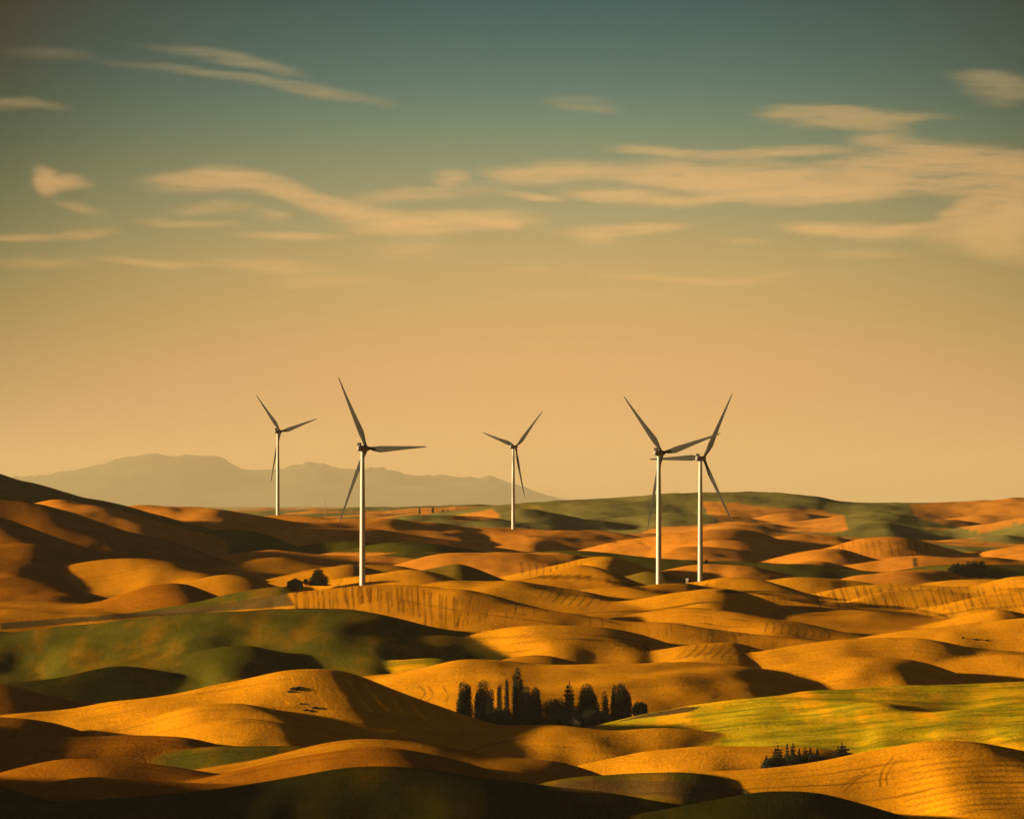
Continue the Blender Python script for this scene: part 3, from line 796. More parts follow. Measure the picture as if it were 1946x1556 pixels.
def principled(name, rough=0.9, spec=0.1):
    m = bpy.data.materials.new(name)
    m.use_nodes = True
    b = m.node_tree.nodes['Principled BSDF']
    b.inputs['Roughness'].default_value = rough
    b.inputs['Specular IOR Level'].default_value = spec
    return m, m.node_tree, b


def noise_node(nt, vec, scale, detail=3, rough=.55, map_scale=None, rot=None):
    if map_scale or rot:
        m = N(nt, 'ShaderNodeMapping')
        if map_scale:
            m.inputs['Scale'].default_value = map_scale
        if rot:
            m.inputs['Rotation'].default_value = rot
        nt.links.new(vec, m.inputs[0])
        vec = m.outputs[0]
    n = N(nt, 'ShaderNodeTexNoise')
    n.inputs['Scale'].default_value = scale
    n.inputs['Detail'].default_value = detail
    n.inputs['Roughness'].default_value = rough
    nt.links.new(vec, n.inputs[0])
    return n.outputs[0]


def field_material():
    m, nt, b = principled('field_material', 1.0, 0.0)
    geo = N(nt, 'ShaderNodeNewGeometry')
    pos = geo.outputs['Position']
    at = N(nt, 'ShaderNodeAttribute', attribute_name='field')
    ar = N(nt, 'ShaderNodeAttribute', attribute_name='rows')
    sp = N(nt, 'ShaderNodeSeparateXYZ')
    nt.links.new(ar.outputs['Vector'], sp.inputs[0])
    s_down, s_along, rc = sp.outputs
    ps = N(nt, 'ShaderNodeSeparateXYZ')
    nt.links.new(pos, ps.inputs[0])
    X, Y, Zp = ps.outputs
    big = noise_node(nt, pos, 0.012, 3, .5, (1, .6, 1))
    mid = noise_node(nt, pos, 0.06, 4, .6, (1, .45, 2.5))
    fine = noise_node(nt, pos, 0.9, 3, .6, (.7, .5, 1.8))
    grain = noise_node(nt, pos, 2.4, 2, .7, (1, .5, 1.5))
    v = mth(nt, 'MULTIPLY_ADD', big, .5, .75)
    v = mth(nt, 'MULTIPLY', v, mth(nt, 'MULTIPLY_ADD', mid, .55, .72))
    v = mth(nt, 'MULTIPLY', v, mth(nt, 'MULTIPLY_ADD', fine, .8, .60))
    v = mth(nt, 'MULTIPLY', v, mth(nt, 'MULTIPLY_ADD', grain, 1.4, .30))
    # rows running down the slope (harvest strips)
    wn = noise_node(nt, pos, 0.03, 2, .5)
    wn2 = noise_node(nt, pos, 0.14, 2, .5, (1, .3, 1))
    u = mth(nt, 'ADD', X, mth(nt, 'MULTIPLY', Y, -0.02))
    u = mth(nt, 'ADD', u, mth(nt, 'MULTIPLY', big, 3))
    u = mth(nt, 'ADD', u, mth(nt, 'MULTIPLY', wn2, .5))
    st1 = noise_node(nt, pos, 0.01, 0)
    cu = N(nt, 'ShaderNodeCombineXYZ')
    nt.links.new(u, cu.inputs[0])
    nt.links.new(mth(nt, 'MULTIPLY', Y, 0.03), cu.inputs[1])
    sn = noise_node(nt, cu.outputs[0], 0.42, 2, .6)
    strip = mth(nt, 'MULTIPLY', mth(nt, 'SUBTRACT', sn, .54), 9, clamp=True)
    gate = mth(nt, 'MULTIPLY', mth(nt, 'SUBTRACT', noise_node(nt, pos, .022, 2), .38), 6, clamp=True)
    strip = mth(nt, 'MULTIPLY', mth(nt, 'MULTIPLY', strip, gate), s_down)
    # rows along the contour (drill rows, wheel tracks)
    rr = mth(nt, 'ADD', rc, mth(nt, 'MULTIPLY', wn, 8))
    rr = mth(nt, 'ADD', rr, mth(nt, 'MULTIPLY', wn2, .8))
    cr = N(nt, 'ShaderNodeCombineXYZ')
    nt.links.new(rr, cr.inputs[0])
    nt.links.new(mth(nt, 'MULTIPLY', X, 0.02), cr.inputs[1])
    rn = noise_node(nt, cr.outputs[0], 0.19, 3, .65)
    row = mth(nt, 'MULTIPLY', mth(nt, 'SUBTRACT', rn, .53), 8, clamp=True)
    gate2 = mth(nt, 'MULTIPLY', mth(nt, 'SUBTRACT', noise_node(nt, pos, .03, 2), .34), 6, clamp=True)
    row = mth(nt, 'MULTIPLY', mth(nt, 'MULTIPLY', row, gate2), s_along)
    dark = mth(nt, 'SUBTRACT', 1.0, mth(nt, 'MULTIPLY', strip, .30))
    dark = mth(nt, 'MULTIPLY', dark, mth(nt, 'SUBTRACT', 1.0, mth(nt, 'MULTIPLY', row, .5)))
    v = mth(nt, 'MULTIPLY', v, dark)
    col = mixc(nt, 1.0, at.outputs['Color'], mixc(nt, 0.0, v, v), 'MULTIPLY')
    # ripe and green streaks in the green fields
    sr = N(nt, 'ShaderNodeSeparateColor')
    nt.links.new(at.outputs['Color'], sr.inputs[0])
    gness = mth(nt, 'SUBTRACT', mth(nt, 'DIVIDE', sr.outputs[1], mth(nt, 'ADD', sr.outputs[0], .002)), .55)
    gness = mth(nt, 'MULTIPLY', gness, 4.0, clamp=True)
    mott = noise_node(nt, pos, .05, 4, .6, (.8, .08, 1))
    mott = mth(nt, 'MULTIPLY', mth(nt, 'MULTIPLY', mth(nt, 'SUBTRACT', mott, .48), 5, clamp=True), gness)
    near0 = mth(nt, 'SUBTRACT', 1.0, mth(nt, 'DIVIDE', mth(nt, 'SUBTRACT', Y, 3300), 600, clamp=True), clamp=True)
    col = mixc(nt, mth(nt, 'MULTIPLY', mth(nt, 'MULTIPLY', mott, near0), .8), col, mixc(nt, 1.0, col, (2.9, 1.55, .8), 'MULTIPLY'))
    gness = mth(nt, 'MULTIPLY', gness, mth(nt, 'MULTIPLY', mth(nt, 'SUBTRACT', sr.outputs[0], .14), 12, clamp=True))
    ripe = noise_node(nt, pos, 0.05, 5, .65, (.4, .9, 1))
    ripe = mth(nt, 'MULTIPLY', mth(nt, 'SUBTRACT', ripe, .47), 6, clamp=True)
    near = mth(nt, 'SUBTRACT', 1.0, mth(nt, 'DIVIDE', mth(nt, 'SUBTRACT', Y, 3200), 800, clamp=True), clamp=True)
    rf = mth(nt, 'MULTIPLY', mth(nt, 'MULTIPLY', ripe, gness), mth(nt, 'MULTIPLY', near, .75))
    ripec = mixc(nt, 1.0, col, (1.5, 1.15, .8), 'MULTIPLY')
    greenc = mixc(nt, 1.0, col, (.24, .40, .6), 'MULTIPLY')
    gsh = mth(nt, 'MULTIPLY', gness, mth(nt, 'MULTIPLY', near, mth(nt, 'MULTIPLY', mth(nt, 'SUBTRACT', noise_node(nt, pos, .07, 5, .65, (.3, 1.1, 1)), .455), 8, clamp=True)))
    col = mixc(nt, gsh, col, greenc)
    col = mixc(nt, rf, col, ripec)
    nt.links.new(col, b.inputs['Base Color'])
    # relief of the crop
    h = mth(nt, 'MULTIPLY', fine, .30)
    h = mth(nt, 'ADD', h, mth(nt, 'MULTIPLY', grain, .14))
    h = mth(nt, 'ADD', h, mth(nt, 'MULTIPLY', mid, .5))
    h = mth(nt, 'SUBTRACT', h, mth(nt, 'MULTIPLY', row, .45))
    h = mth(nt, 'SUBTRACT', h, mth(nt, 'MULTIPLY', strip, .05))
    bp = N(nt, 'ShaderNodeBump')
    bp.inputs['Strength'].default_value = 0.7
    bp.inputs['Distance'].default_value = 1.0
    nt.links.new(h, bp.inputs['Height'])
    nt.links.new(bp.outputs[0], b.inputs['Normal'])
    return m


FIELD = field_material()
me.materials.append(FIELD)

# --- the plain under and behind everything
gm, gnt, gb = principled('plain_material', .95, .05)
gg = N(gnt, 'ShaderNodeNewGeometry')
gn_ = noise_node(gnt, gg.outputs['Position'], .0009, 4)
gnt.links.new(mixc(gnt, gn_, (.12, .12, .03), (.5, .3, .06)), gb.inputs['Base Color'])
GV, GF = [], []
ring = [0, 300, 1200, 3000, 8000, 20000, 60000]
for i, rr_ in enumerate(ring):
    for k in range(96):
        a = 2 * math.pi * k / 96
        GV.append((rr_ * math.cos(a), rr_ * math.sin(a), -175 - 6 * (rr_ > 5000)))
for i in range(len(ring) - 1):
    for k in range(96):
        k2 = (k + 1) % 96
        if i == 0:
            GF.append((k2, 96 + k, 96 + k2) if False else (0, 96 + k, 96 + k2))
        else:
            GF.append((i * 96 + k, (i + 1) * 96 + k, (i + 1) * 96 + k2, i * 96 + k2))
ground = link_mesh('ground', GV, GF, gm)
set_kind(ground, 'structure')

# --- mountains
MT = [(-900, 960), (-600, 940), (-300, 915), (-100, 908), (0, 908), (50, 905), (110, 899), (160, 890), (200, 881), (230, 869), (255, 865), (290, 862), (320, 866), (350, 864), (385, 866), (410, 866),
      (430, 872), (445, 884), (470, 893), (505, 896), (530, 893), (560, 882), (585, 878), (620, 883), (650, 893), (680, 893), (700, 888), (730, 889), (760, 896), (785, 905),
      (830, 903), (870, 905), (905, 908), (930, 904), (945, 908), (970, 918), (1000, 928), (1030, 940), (1060, 948), (1120, 965), (1300, 985)]
mcols = np.arange(-900, 1300, 3.0)
DM = 150000.0
crest = np.interp(mcols, [p[0] for p in MT], [p[1] for p in MT])
crest = crest + fbm(mcols / 11.0, mcols * 0, 3, 3) * 1.9
mrows = np.linspace(-1, 1, 61)
mp_, mt_ = np.meshgrid(mcols, mrows)
mD = DM + mt_ * 17000
zc_ = (HY - crest)[None, :] / F * DM
zb = -645.0
_k = np.exp(-.5 * (np.arange(-48, 49) / 16.0) ** 2)
crest_s = np.convolve(np.pad(crest, 48, mode='edge'), _k / _k.sum(), 'valid')
_u = np.clip(np.abs(mt_) * 7, 0, 1)
zc_ = (HY - (crest[None, :] * (1 - _u) + crest_s[None, :] * _u)) / F * DM
mx = (mp_ - CX) / F * DM
prof = np.clip(1 - np.abs(mt_) ** 1.15, 0, 1)
rel = fbm(mx / 4200, mD / 4200, 8, 4) * 220 * np.clip(np.abs(mt_) * 3, 0, 1) * prof
mz = zb + (zc_ - zb) * prof + rel
MV = np.stack([mx, mD, mz], -1).reshape(-1, 3)
nrm, ncm = mp_.shape
mi = np.arange(nrm * ncm).reshape(nrm, ncm)
MFc = np.stack([mi[:-1, :-1], mi[:-1, 1:], mi[1:, 1:], mi[1:, :-1]], -1).reshape(-1, 4)
mm, mnt, mb = principled('mountain_material', 1.0, 0.0)
mg = N(mnt, 'ShaderNodeNewGeometry')
mn = noise_node(mnt, mg.outputs['Position'], .003, 5, .65)
mnt.links.new(mixc(mnt, mn, (.055, .07, .035), (.12, .125, .065)), mb.inputs['Base Color'])
mountains = link_mesh('mountains', MV.tolist(), MFc.tolist(), mm, smooth=True)
set_kind(mountains, 'structure')

# --- haze: even air round the camera and the whole land
hm = bpy.data.materials.new('haze_material')
hm.use_nodes = True
hnt = hm.node_tree
hnt.nodes.clear()
ho = N(hnt, 'ShaderNodeOutputMaterial')
hv = N(hnt, 'ShaderNodeVolumePrincipled')
hv.inputs['Density'].default_value = HAZE_D
hv.inputs['Color'].default_value = (*HAZE_C, 1)
hv.inputs['Anisotropy'].default_value = 0.15
hnt.links.new(hv.outputs[0], ho.inputs['Volume'])
hb = bmesh.new()
bmesh.ops.create_cube(hb, size=1.0)
bmesh.ops.scale(hb, vec=(2 * HAZE_HALF, 2 * HAZE_HALF, HAZE_TOP + 651), verts=hb.verts)
bmesh.ops.translate(hb, vec=(0, 0, (HAZE_TOP - 651) / 2), verts=hb.verts)
hme = bpy.data.meshes.new('haze')
hb.to_mesh(hme)
hb.free()
hme.materials.append(hm)
haze = bpy.data.objects.new('haze', hme)
C.objects.link(haze)
set_kind(haze, 'stuff')
# ------------------------------------------------------------------ wind turbines
def plain(name, col, rough=.6, spec=.3, var=.12, scale=.6):
    m, nt, b = principled(name, rough, spec)
    g = N(nt, 'ShaderNodeTexCoord')
    n = noise_node(nt, g.outputs['Object'], scale, 3)
    f = mth(nt, 'MULTIPLY_ADD', n, 2 * var, 1 - var)
    nt.links.new(mixc(nt, 1.0, col, mixc(nt, 0.0, f, f), 'MULTIPLY'), b.inputs['Base Color'])
    return m


TOWER = plain('tower_paint', (.42, .41, .38), .7, .15, .05, .12)
NACP = plain('nacelle_paint', (.15, .145, .13), .5, .3, .06, .3)
BLADE_SHADE = plain('blade_shade', (.022, .021, .018), .8, .03, .06, .2)  # near-black colour stands for the unlit side of the blades
BLACK = plain('vent_black', (.012, .012, .012), .8, .1, .1, 1)


def lathe(prof, n=28):
    V, Fc = [], []
    for (r_, z_) in prof:
        for k in range(n):
            a = 2 * math.pi * k / n
            V.append((r_ * math.cos(a), r_ * math.sin(a), z_))
    for i in range(len(prof) - 1):
        for k in range(n):
            k2 = (k + 1) % n
            Fc.append((i * n + k, i * n + k2, (i + 1) * n + k2, (i + 1) * n + k))
    Fc.append(tuple(range(n))[::-1])
    Fc.append(tuple((len(prof) - 1) * n + k for k in range(n)))
    return V, Fc


def bevel_box(sx, sy, sz, c, bev=.3, seg=2):
    b = bmesh.new()
    bmesh.ops.create_cube(b, size=1)
    bmesh.ops.scale(b, vec=(sx, sy, sz), verts=b.verts)
    bmesh.ops.bevel(b, geom=b.edges[:], offset=bev, segments=seg, affect='EDGES')
    bmesh.ops.translate(b, vec=c, verts=b.verts)
    return b


def bm_obj(name, b, mat, parent=None, smooth=False):
    me = bpy.data.meshes.new(name)
    b.to_mesh(me)
    b.free()
    me.materials.append(mat)
    if smooth:
        me.polygons.foreach_set('use_smooth', [True] * len(me.polygons))
    o = bpy.data.objects.new(name, me)
    C.objects.link(o)
    o.parent = parent
    return o


HUB_Z, HUB_X = 80.0, 3.2


def blade_geo():
    # blade along +Z, rotor axis +X (forward); chord lies mainly along Y, twisted at the root
    secs = [(1.3, 1.9, 1.0, 0), (3.0, 1.9, .95, 2), (6.0, 2.6, .55, 14), (10.5, 3.9, .30, 13), (16, 3.5, .24, 10), (24, 2.7, .2, 7), (33, 1.95, .17, 4),
            (41, 1.3, .16, 2), (46.5, .85, .15, 1), (48.6, .45, .15, 0), (49.2, .12, .2, 0)]
    V, Fc = [], []
    n = 16
    for z_, ch, th, tw in secs:
        t = R(tw)
        off = 0.0 if z_ < 4 else ch * 0.18
        for k in range(n):
            a = 2 * math.pi * k / n
            y = math.cos(a) * ch / 2 - off
            x = math.sin(a) * ch / 2 * th * (1.0 if th > .9 else (.55 + .45 * math.cos(a) if True else 1))
            xx = x * math.cos(t) - y * math.sin(t)
            yy = x * math.sin(t) + y * math.cos(t)
            V.append((xx + .0009 * z_ * z_ * .5, yy, z_))
    for i in range(len(secs) - 1):
        for k in range(n):
            k2 = (k + 1) % n
            Fc.append((i * n + k, i * n + k2, (i + 1) * n + k2, (i + 1) * n + k))
    Fc.append(tuple(range(n))[::-1])
    Fc.append(tuple((len(secs) - 1) * n + k for k in range(n)))
    return V, Fc


TURB_GROUP = 'white wind turbines on the wheat hills'


def make_turbine():
    t = empty('wind_turbine', (0, 0, 0))
    V, Fc = lathe([(1.72, -4.0), (1.68, 0), (1.60, 20), (1.45, 45), (1.22, 66), (1.05, 78.3)])
    link_mesh('tower', V, Fc, TOWER, t, True)
    na = bm_obj('nacelle', bevel_box(6.2, 3.1, 3.3, (-.6, 0, 80.0), .5, 3), NACP, t, True)
    bm_obj('cooler', bevel_box(1.0, 2.6, 1.7, (-2.6, 0, 82.4), .12, 1), BLACK, na)
    hubV, hubF = lathe([(.3, 1.9), (.9, 1.6), (1.45, .9), (1.7, 0), (1.65, -.9), (1.3, -1.2)], 20)
    rot = Matrix.Rotation(R(90), 4, 'Y')
    hubV = [tuple(rot @ Vector(v) + Vector((HUB_X, 0, HUB_Z))) for v in hubV]
    link_mesh('hub', hubV, hubF[:-2] + [f[::-1] for f in hubF[-2:]], NACP, t, True)
    V, Fc = blade_geo()
    for k in range(3):
        b = link_mesh('blade', V, Fc, BLADE_SHADE, t, True)
        b.location = (HUB_X, 0, HUB_Z)
    return t


def copy_tree(o, parent=None):
    c = o.copy()
    C.objects.link(c)
    c.parent = parent
    for ch in list(o.children):
        copy_tree(ch, c)
    return c


TB = [  # px, py of base, distance, blade angle (deg above the photo's right, first blade), label
    (689, 1113, 3300, 1, 'nearest and largest wind turbine, one blade level right, on a striped wheat hill'),
    (528, 982, 5325, 14, 'small wind turbine at far left, before the hazy mountains'),
    (975.5, 1011, 5330, 43.5, 'small wind turbine in the middle of the photo, beside the green hillside'),
    (1252, 1107, 3500, 14, 'left turbine of the close pair, its raised right blade crossing the other rotor'),
    (1331, 1102, 3735, 60.5, 'right turbine of the close pair, one blade pointing level to the left'),
]
YAW = R(45)
proto = make_turbine()
for i, (px, py, D, ph, lab) in enumerate(TB):
    t = proto if i == 0 else copy_tree(proto)
    x, y = world_xy(px, D)
    t.location = (x, y, (HY - py) / F * D - 0.3)
    t.rotation_euler = (0, 0, YAW + R(2.0 * math.sin(i * 2.1)))
    tag(t, lab, 'wind turbine', TURB_GROUP)
    k = 0
    for ch in t.children:
        if ch.name.split('.')[0] == 'blade':
            # angle measured in the rotor plane, seen from behind: photo right = local -Y
            a = R(ph + 120 * k)
            # blade direction (0, -cos a, sin a): rotate +Z about X
            ch.rotation_euler = (R(90) - a if False else (math.pi / 2 - a), 0, 0)
            k += 1

# ------------------------------------------------------------------ trees
def foliage_mat(name, c1, c2):
    m, nt, b = principled(name, .9, .1)
    g = N(nt, 'ShaderNodeNewGeometry')
    n = noise_node(nt, g.outputs['Position'], .8, 3, .6)
    nt.links.new(mixc(nt, n, c1, c2), b.inputs['Base Color'])
    return m


FOL_D = foliage_mat('poplar_leaves', (.004, .006, .002), (.020, .022, .005))
FOL_B = foliage_mat('bush_leaves', (.010, .012, .003), (.042, .038, .008))
FOL_C = foliage_mat('conifer_needles', (.003, .005, .002), (.014, .016, .005))
BARK = plain('bark', (.05, .035, .022), .9, .1, .3, 1.5)


def trunk_geo(h, r0, rng, limbs):
    V, Fc = [], []

    def tube(p0, p1, ra, rb, n=7):
        d = (p1 - p0).normalized()
        s = d.orthogonal().normalized()
        u = d.cross(s)
        base = len(V)
        for p, r_ in ((p0, ra), (p1, rb)):
            for k in range(n):
                a = 2 * math.pi * k / n
                V.append(tuple(p + (s * math.cos(a) + u * math.sin(a)) * r_))
        for k in range(n):
            k2 = (k + 1) % n
            Fc.append((base + k, base + k2, base + n + k2, base + n + k))
    pts = [Vector((0, 0, -1.0))]
    m = 6
    for i in range(1, m + 1):
        pts.append(Vector((rng.uniform(-.02, .02) * h * i / m, rng.uniform(-.02, .02) * h * i / m, h * i / m)))
    for i in range(m):
        tube(pts[i], pts[i + 1], r0 * (1 - i / m) + .04, r0 * (1 - (i + 1) / m) + .04)
    for l_ in limbs:
        tube(Vector(l_[0]), Vector(l_[1]), l_[2], .04, 5)
    return V, Fc


def crown_geo(clumps, rng, leaf, per, ups=0.0):
    """clumps: list of (centre, (rx, ry, rz)); fills each with leaf-sized quads"""
    nr_ = np.random.default_rng(rng.randrange(10 ** 6))
    V, Fc = [], []
    for c, r_ in clumps:
        n = max(30, int(3.6 * per * (r_[0] * r_[1] * r_[2]) ** (2 / 3) / leaf ** 2))
        d = nr_.normal(size=(n, 3))
        d /= np.linalg.norm(d, axis=1)[:, None]
        rad = nr_.uniform(.2, 1.15, n) ** .6
        p = np.array(c) + d * rad[:, None] * np.array(r_)
        a = nr_.normal(size=(n, 3))
        a[:, 2] += ups
        a /= np.linalg.norm(a, axis=1)[:, None]
        b = np.cross(a, nr_.normal(size=(n, 3)))
        b /= np.linalg.norm(b, axis=1)[:, None]
        s = leaf * nr_.uniform(.6, 1.3, n)[:, None]
        q4 = np.stack([p - a * s, p + b * s * .45, p + a * s, p - b * s * .45], 1)
        base = len(V)
        V.extend(q4.reshape(-1, 3).tolist())
        Fc.extend([(base + 4 * i, base + 4 * i + 1, base + 4 * i + 2, base + 4 * i + 3) for i in range(n)])
    return V, Fc


def poplar(h, w, rng, plumes):
    cl, limbs = [], []
    for i in range(plumes):
        a = rng.uniform(0, 6.28)
        rr_ = 0 if i == 0 else rng.uniform(.35, .72) * w / 2
        top = h if i == 0 else h * rng.uniform(.70, .97)
        bot = h * rng.uniform(.03, .14)
        bx, by = rr_ * math.cos(a), rr_ * math.sin(a) * .8
        wid = (w / 2 - rr_ * .55) * (.8 if plumes > 1 else 1.0)
        m = max(5, int((top - bot) / (wid * .9)))
        for k in range(m):
            f = (k + .5) / m
            z = bot + (top - bot) * f
            s = math.sin(math.pi * min(1, f * .58 + .28)) ** .6
            cl.append(((bx * (1 - .25 * f) + rng.uniform(-.1, .1) * wid, by + rng.uniform(-.1, .1) * wid, z - .3), (wid * s * .92, wid * s * .92, (top - bot) / m * .85)))
        limbs.append(((0, 0, h * .08), (bx, by, top * .8), .16))
    return cl, limbs, h * .9, 2.0


def roundtree(h, w, rng, lobes=26):
    cl, limbs = [], []
    for z_ in (.22, .5, .7):
        cl.append(((0, 0, h * z_), (w * .40, w * .40, h * .24)))
    for i in range(lobes):
        a = rng.uniform(0, 6.28)
        f = rng.uniform(.1, .9)
        rr_ = w / 2 * math.sin(math.pi * (f * .78 + .16)) ** .6 * .72
        c = (rr_ * math.cos(a), rr_ * math.sin(a), h * (.06 + f * .84))
        s = w * rng.uniform(.13, .22)
        cl.append((c, (s, s, s * 1.1)))
        if i % 3 == 0:
            limbs.append(((0, 0, h * .2), c, .14))
    return cl, limbs, h * .7, .5


def conifer(h, w, rng, bushy=False):
    cl, limbs = [], []
    m = 13
    for k in range(m):
        f = k / (m - 1)
        z = h * (.05 + .93 * f)
        rad = w / 2 * ((1 - f) ** (.62 if not bushy else .5)) + .10
        nb = max(3, int(7 * (1 - f) + 3))
        for j in range(nb):
            a = 6.283 * (j + rng.random()) / nb
            q_ = rng.uniform(.72, 1.12)
            c = (rad * .55 * q_ * math.cos(a), rad * .55 * q_ * math.sin(a), z - rad * .12)
            cl.append((c, (rad * .5 * q_ + .1, rad * .5 * q_ + .1, h / m * .55)))
        if k % 3 == 0 and f < .8:
            limbs.append(((0, 0, z), (rad * .8, rad * .2, z - .2), .07))
    cl.append(((0, 0, h * .45), (w * .12, w * .12, h * .42)))
    return cl, limbs, h * .98, -.2


def tree(name, kind, px, D, top_py, wpx, label, group, cat='tree', mat=None, seed=0, base=None, leaf=None, plumes=5, per=2.2):
    rng = random.Random(seed * 77 + int(px))
    x, y = world_xy(px, D)
    gz = ground_z(px, D) if base is None else (HY - base) / F * D
    h = max((HY - top_py) / F * D - gz, 2.0)
    w = wpx / F * D * 1.4
    h *= 1.04
    w *= 1.8 if kind in ('conifer', 'bushy') else 1
    leaf = leaf or max(.26, D / F * 1.15)
    if kind == 'poplar':
        cl, limbs, th, ups = poplar(h, w, rng, plumes)
    elif kind == 'round':
        cl, limbs, th, ups = roundtree(h, w, rng)
    else:
        cl, limbs, th, ups = conifer(h, w, rng, kind == 'bushy')
    e = empty(name, (x, y, gz), rng.uniform(0, 6.28) if kind != 'poplar' else 0)
    tag(e, label, cat, group)
    V, Fc = trunk_geo(th, max(.12, h * .016), rng, limbs)
    link_mesh('trunk', V, Fc, BARK, e, True)
    V, Fc = crown_geo(cl, rng, leaf, per, ups)
    link_mesh('crown', V, Fc, mat or FOL_D, e)
    return e


GP = 'trees of the farmstead grove in the valley'
GD = 2592
tree('poplar_tree', 'poplar', 881, GD, 1301, 27, 'broad dark poplar standing alone at the left end of the farmstead grove', GP, seed=1, plumes=6)
tree('poplar_tree', 'poplar', 918, GD, 1299, 30, 'broad poplar with a domed top, second from the left in the farmstead grove', GP, seed=2, plumes=6)
tree('poplar_tree', 'poplar', 934, GD - 6, 1312, 16, 'lower poplar leaning on the right side of the domed poplar', GP, seed=3, plumes=3)
tree('poplar_tree', 'poplar', 950, GD + 10, 1303, 10, 'thin short poplar rising behind the paler round bush', GP, seed=4, plumes=2)
tree('poplar_tree', 'poplar', 963, GD + 6, 1293, 10, 'thin poplar just left of the tallest one', GP, seed=5, plumes=2)
tree('broadleaf_tree', 'round', 955, GD - 14, 1342, 30, 'low round bush, paler green, in front of the two thin poplars', GP, mat=FOL_B, seed=6)
tree('poplar_tree', 'poplar', 984, GD, 1273, 17, 'tallest poplar, a narrow column high above the farmstead grove', GP, seed=7, plumes=4)
tree('poplar_tree', 'poplar', 978, GD + 8, 1283, 11, 'narrow poplar hugging the left side of the tallest one', GP, seed=8, plumes=2)
tree('broadleaf_tree', 'poplar', 1000, GD - 5, 1309, 24, 'dark tree right of the tallest poplar, its top in two points', GP, seed=9, plumes=6)
tree('broadleaf_tree', 'poplar', 1018, GD - 3, 1309, 20, 'dark tree with a ragged upright right edge, before the gap in the grove', GP, seed=10, plumes=7)
tree('broadleaf_tree', 'round', 1052, GD, 1326, 41, 'wide dome shaped dark tree left of the pointed conifer', GP, seed=11)
tree('conifer_tree', 'conifer', 1082, GD, 1299, 20, 'pointed narrow conifer in the middle of the farmstead grove', GP, mat=FOL_C, seed=12)
tree('broadleaf_tree', 'poplar', 1115, GD, 1306, 35, 'large dark tree right of the pointed conifer', GP, seed=13, plumes=9)
tree('broadleaf_tree', 'poplar', 1148, GD, 1317, 17, 'thin gappy tree between the large dark tree and the pale sided tree', GP, seed=14, plumes=4, per=1.2)
tree('poplar_tree', 'poplar', 1167, GD + 4, 1303, 12, 'narrow dark poplar against the left side of the pale sided tree', GP, seed=15, plumes=2)
tree('broadleaf_tree', 'poplar', 1180, GD, 1303, 30, 'tall egg shaped tree with a paler side at the right of the grove', GP, mat=FOL_B, seed=16, plumes=8)
tree('broadleaf_tree', 'round', 1216, GD + 10, 1333, 22, 'small round tree standing alone right of the farmstead grove', GP, seed=17)
for i, (px, top, w) in enumerate([(1072, 1362, 40), (1035, 1368, 30), (1130, 1350, 34), (1158, 1358, 34), (1100, 1362, 24)]):
    lab = ['low dark shrub at the foot of the pointed conifer', 'low dark shrub left of the dome shaped tree, filling the gap',
           'shrub below the gap right of the large dark tree', 'shrub at the foot of the thin gappy tree and pale sided tree', 'shrub beside the grey farmhouse wall in the grove'][i]
    tree('shrub', 'round', px, GD - 12, top, w, lab, 'shrubs under the grove trees', 'shrub', FOL_C, seed=40 + i)

GC = 'conifers in the hollow behind the bright front hill'
CD = 2262
for i, (px, top, w, kd, lab) in enumerate([
        (1457, 1438, 12, 'conifer', 'shortest conifer, at the left end of the dark row'),
        (1478, 1419, 20, 'bushy', 'broad conifer near the left end of the dark row'),
        (1496, 1417, 9, 'conifer', 'slim conifer right of the broad one in the dark row'),
        (1507, 1415, 14, 'conifer', 'tallest conifer of the dark row, with a sharp tip'),
        (1519, 1425, 10, 'conifer', 'small slim conifer right of the sharp tallest one'),
        (1530, 1423, 13, 'bushy', 'blunt conifer in the middle of the dark row'),
        (1540, 1423, 12, 'conifer', 'conifer right of the blunt one in the dark row'),
        (1553, 1424, 13, 'conifer', 'conifer before the low bushes in the dark row'),
        (1600, 1414, 26, 'bushy', 'broad pointed conifer standing apart at the right of the dark row')]):
    tree('conifer_tree', kd, px, CD + (i % 3) * 6, top, w, lab, GC, mat=FOL_C, seed=60 + i)
for i, (px, top, w, lab) in enumerate([
        (1467, 1438, 30, 'low shrub under the left conifers of the dark row'), (1508, 1434, 40, 'low shrub under the middle of the dark conifer row'),
        (1540, 1433, 36, 'low shrub under the right conifers of the dark row'),
        (1566, 1434, 14, 'shrub right after the last conifer of the dark row'), (1577, 1437, 12, 'smallest shrub at the right end of the dark row')]):
    tree('shrub', 'round', px, CD - 6, top, w, lab, 'shrubs among the conifers', 'shrub', FOL_C, seed=70 + i)

for i, (px, top, w) in enumerate([(1812, 1072, 15), (1821, 1070, 14), (1831, 1073, 14), (1841, 1068, 13), (1851, 1067, 13), (1860, 1069, 13), (1867, 1067, 12)]):
    lab = ['leftmost tree of the far dark clump below the right hills', 'second tree from the left in the far dark clump', 'third tree from the left in the far dark clump',
           'middle tree of the far dark clump', 'third tree from the right in the far dark clump', 'second tree from the right in the far dark clump',
           'rightmost tree of the far dark clump, with an upright edge'][i]
    tree('conifer_tree', 'bushy' if i < 2 else 'poplar', px, 4100, top, w, lab, 'far clump of trees below the right hills', mat=FOL_C, seed=80 + i, base=1098, plumes=3)

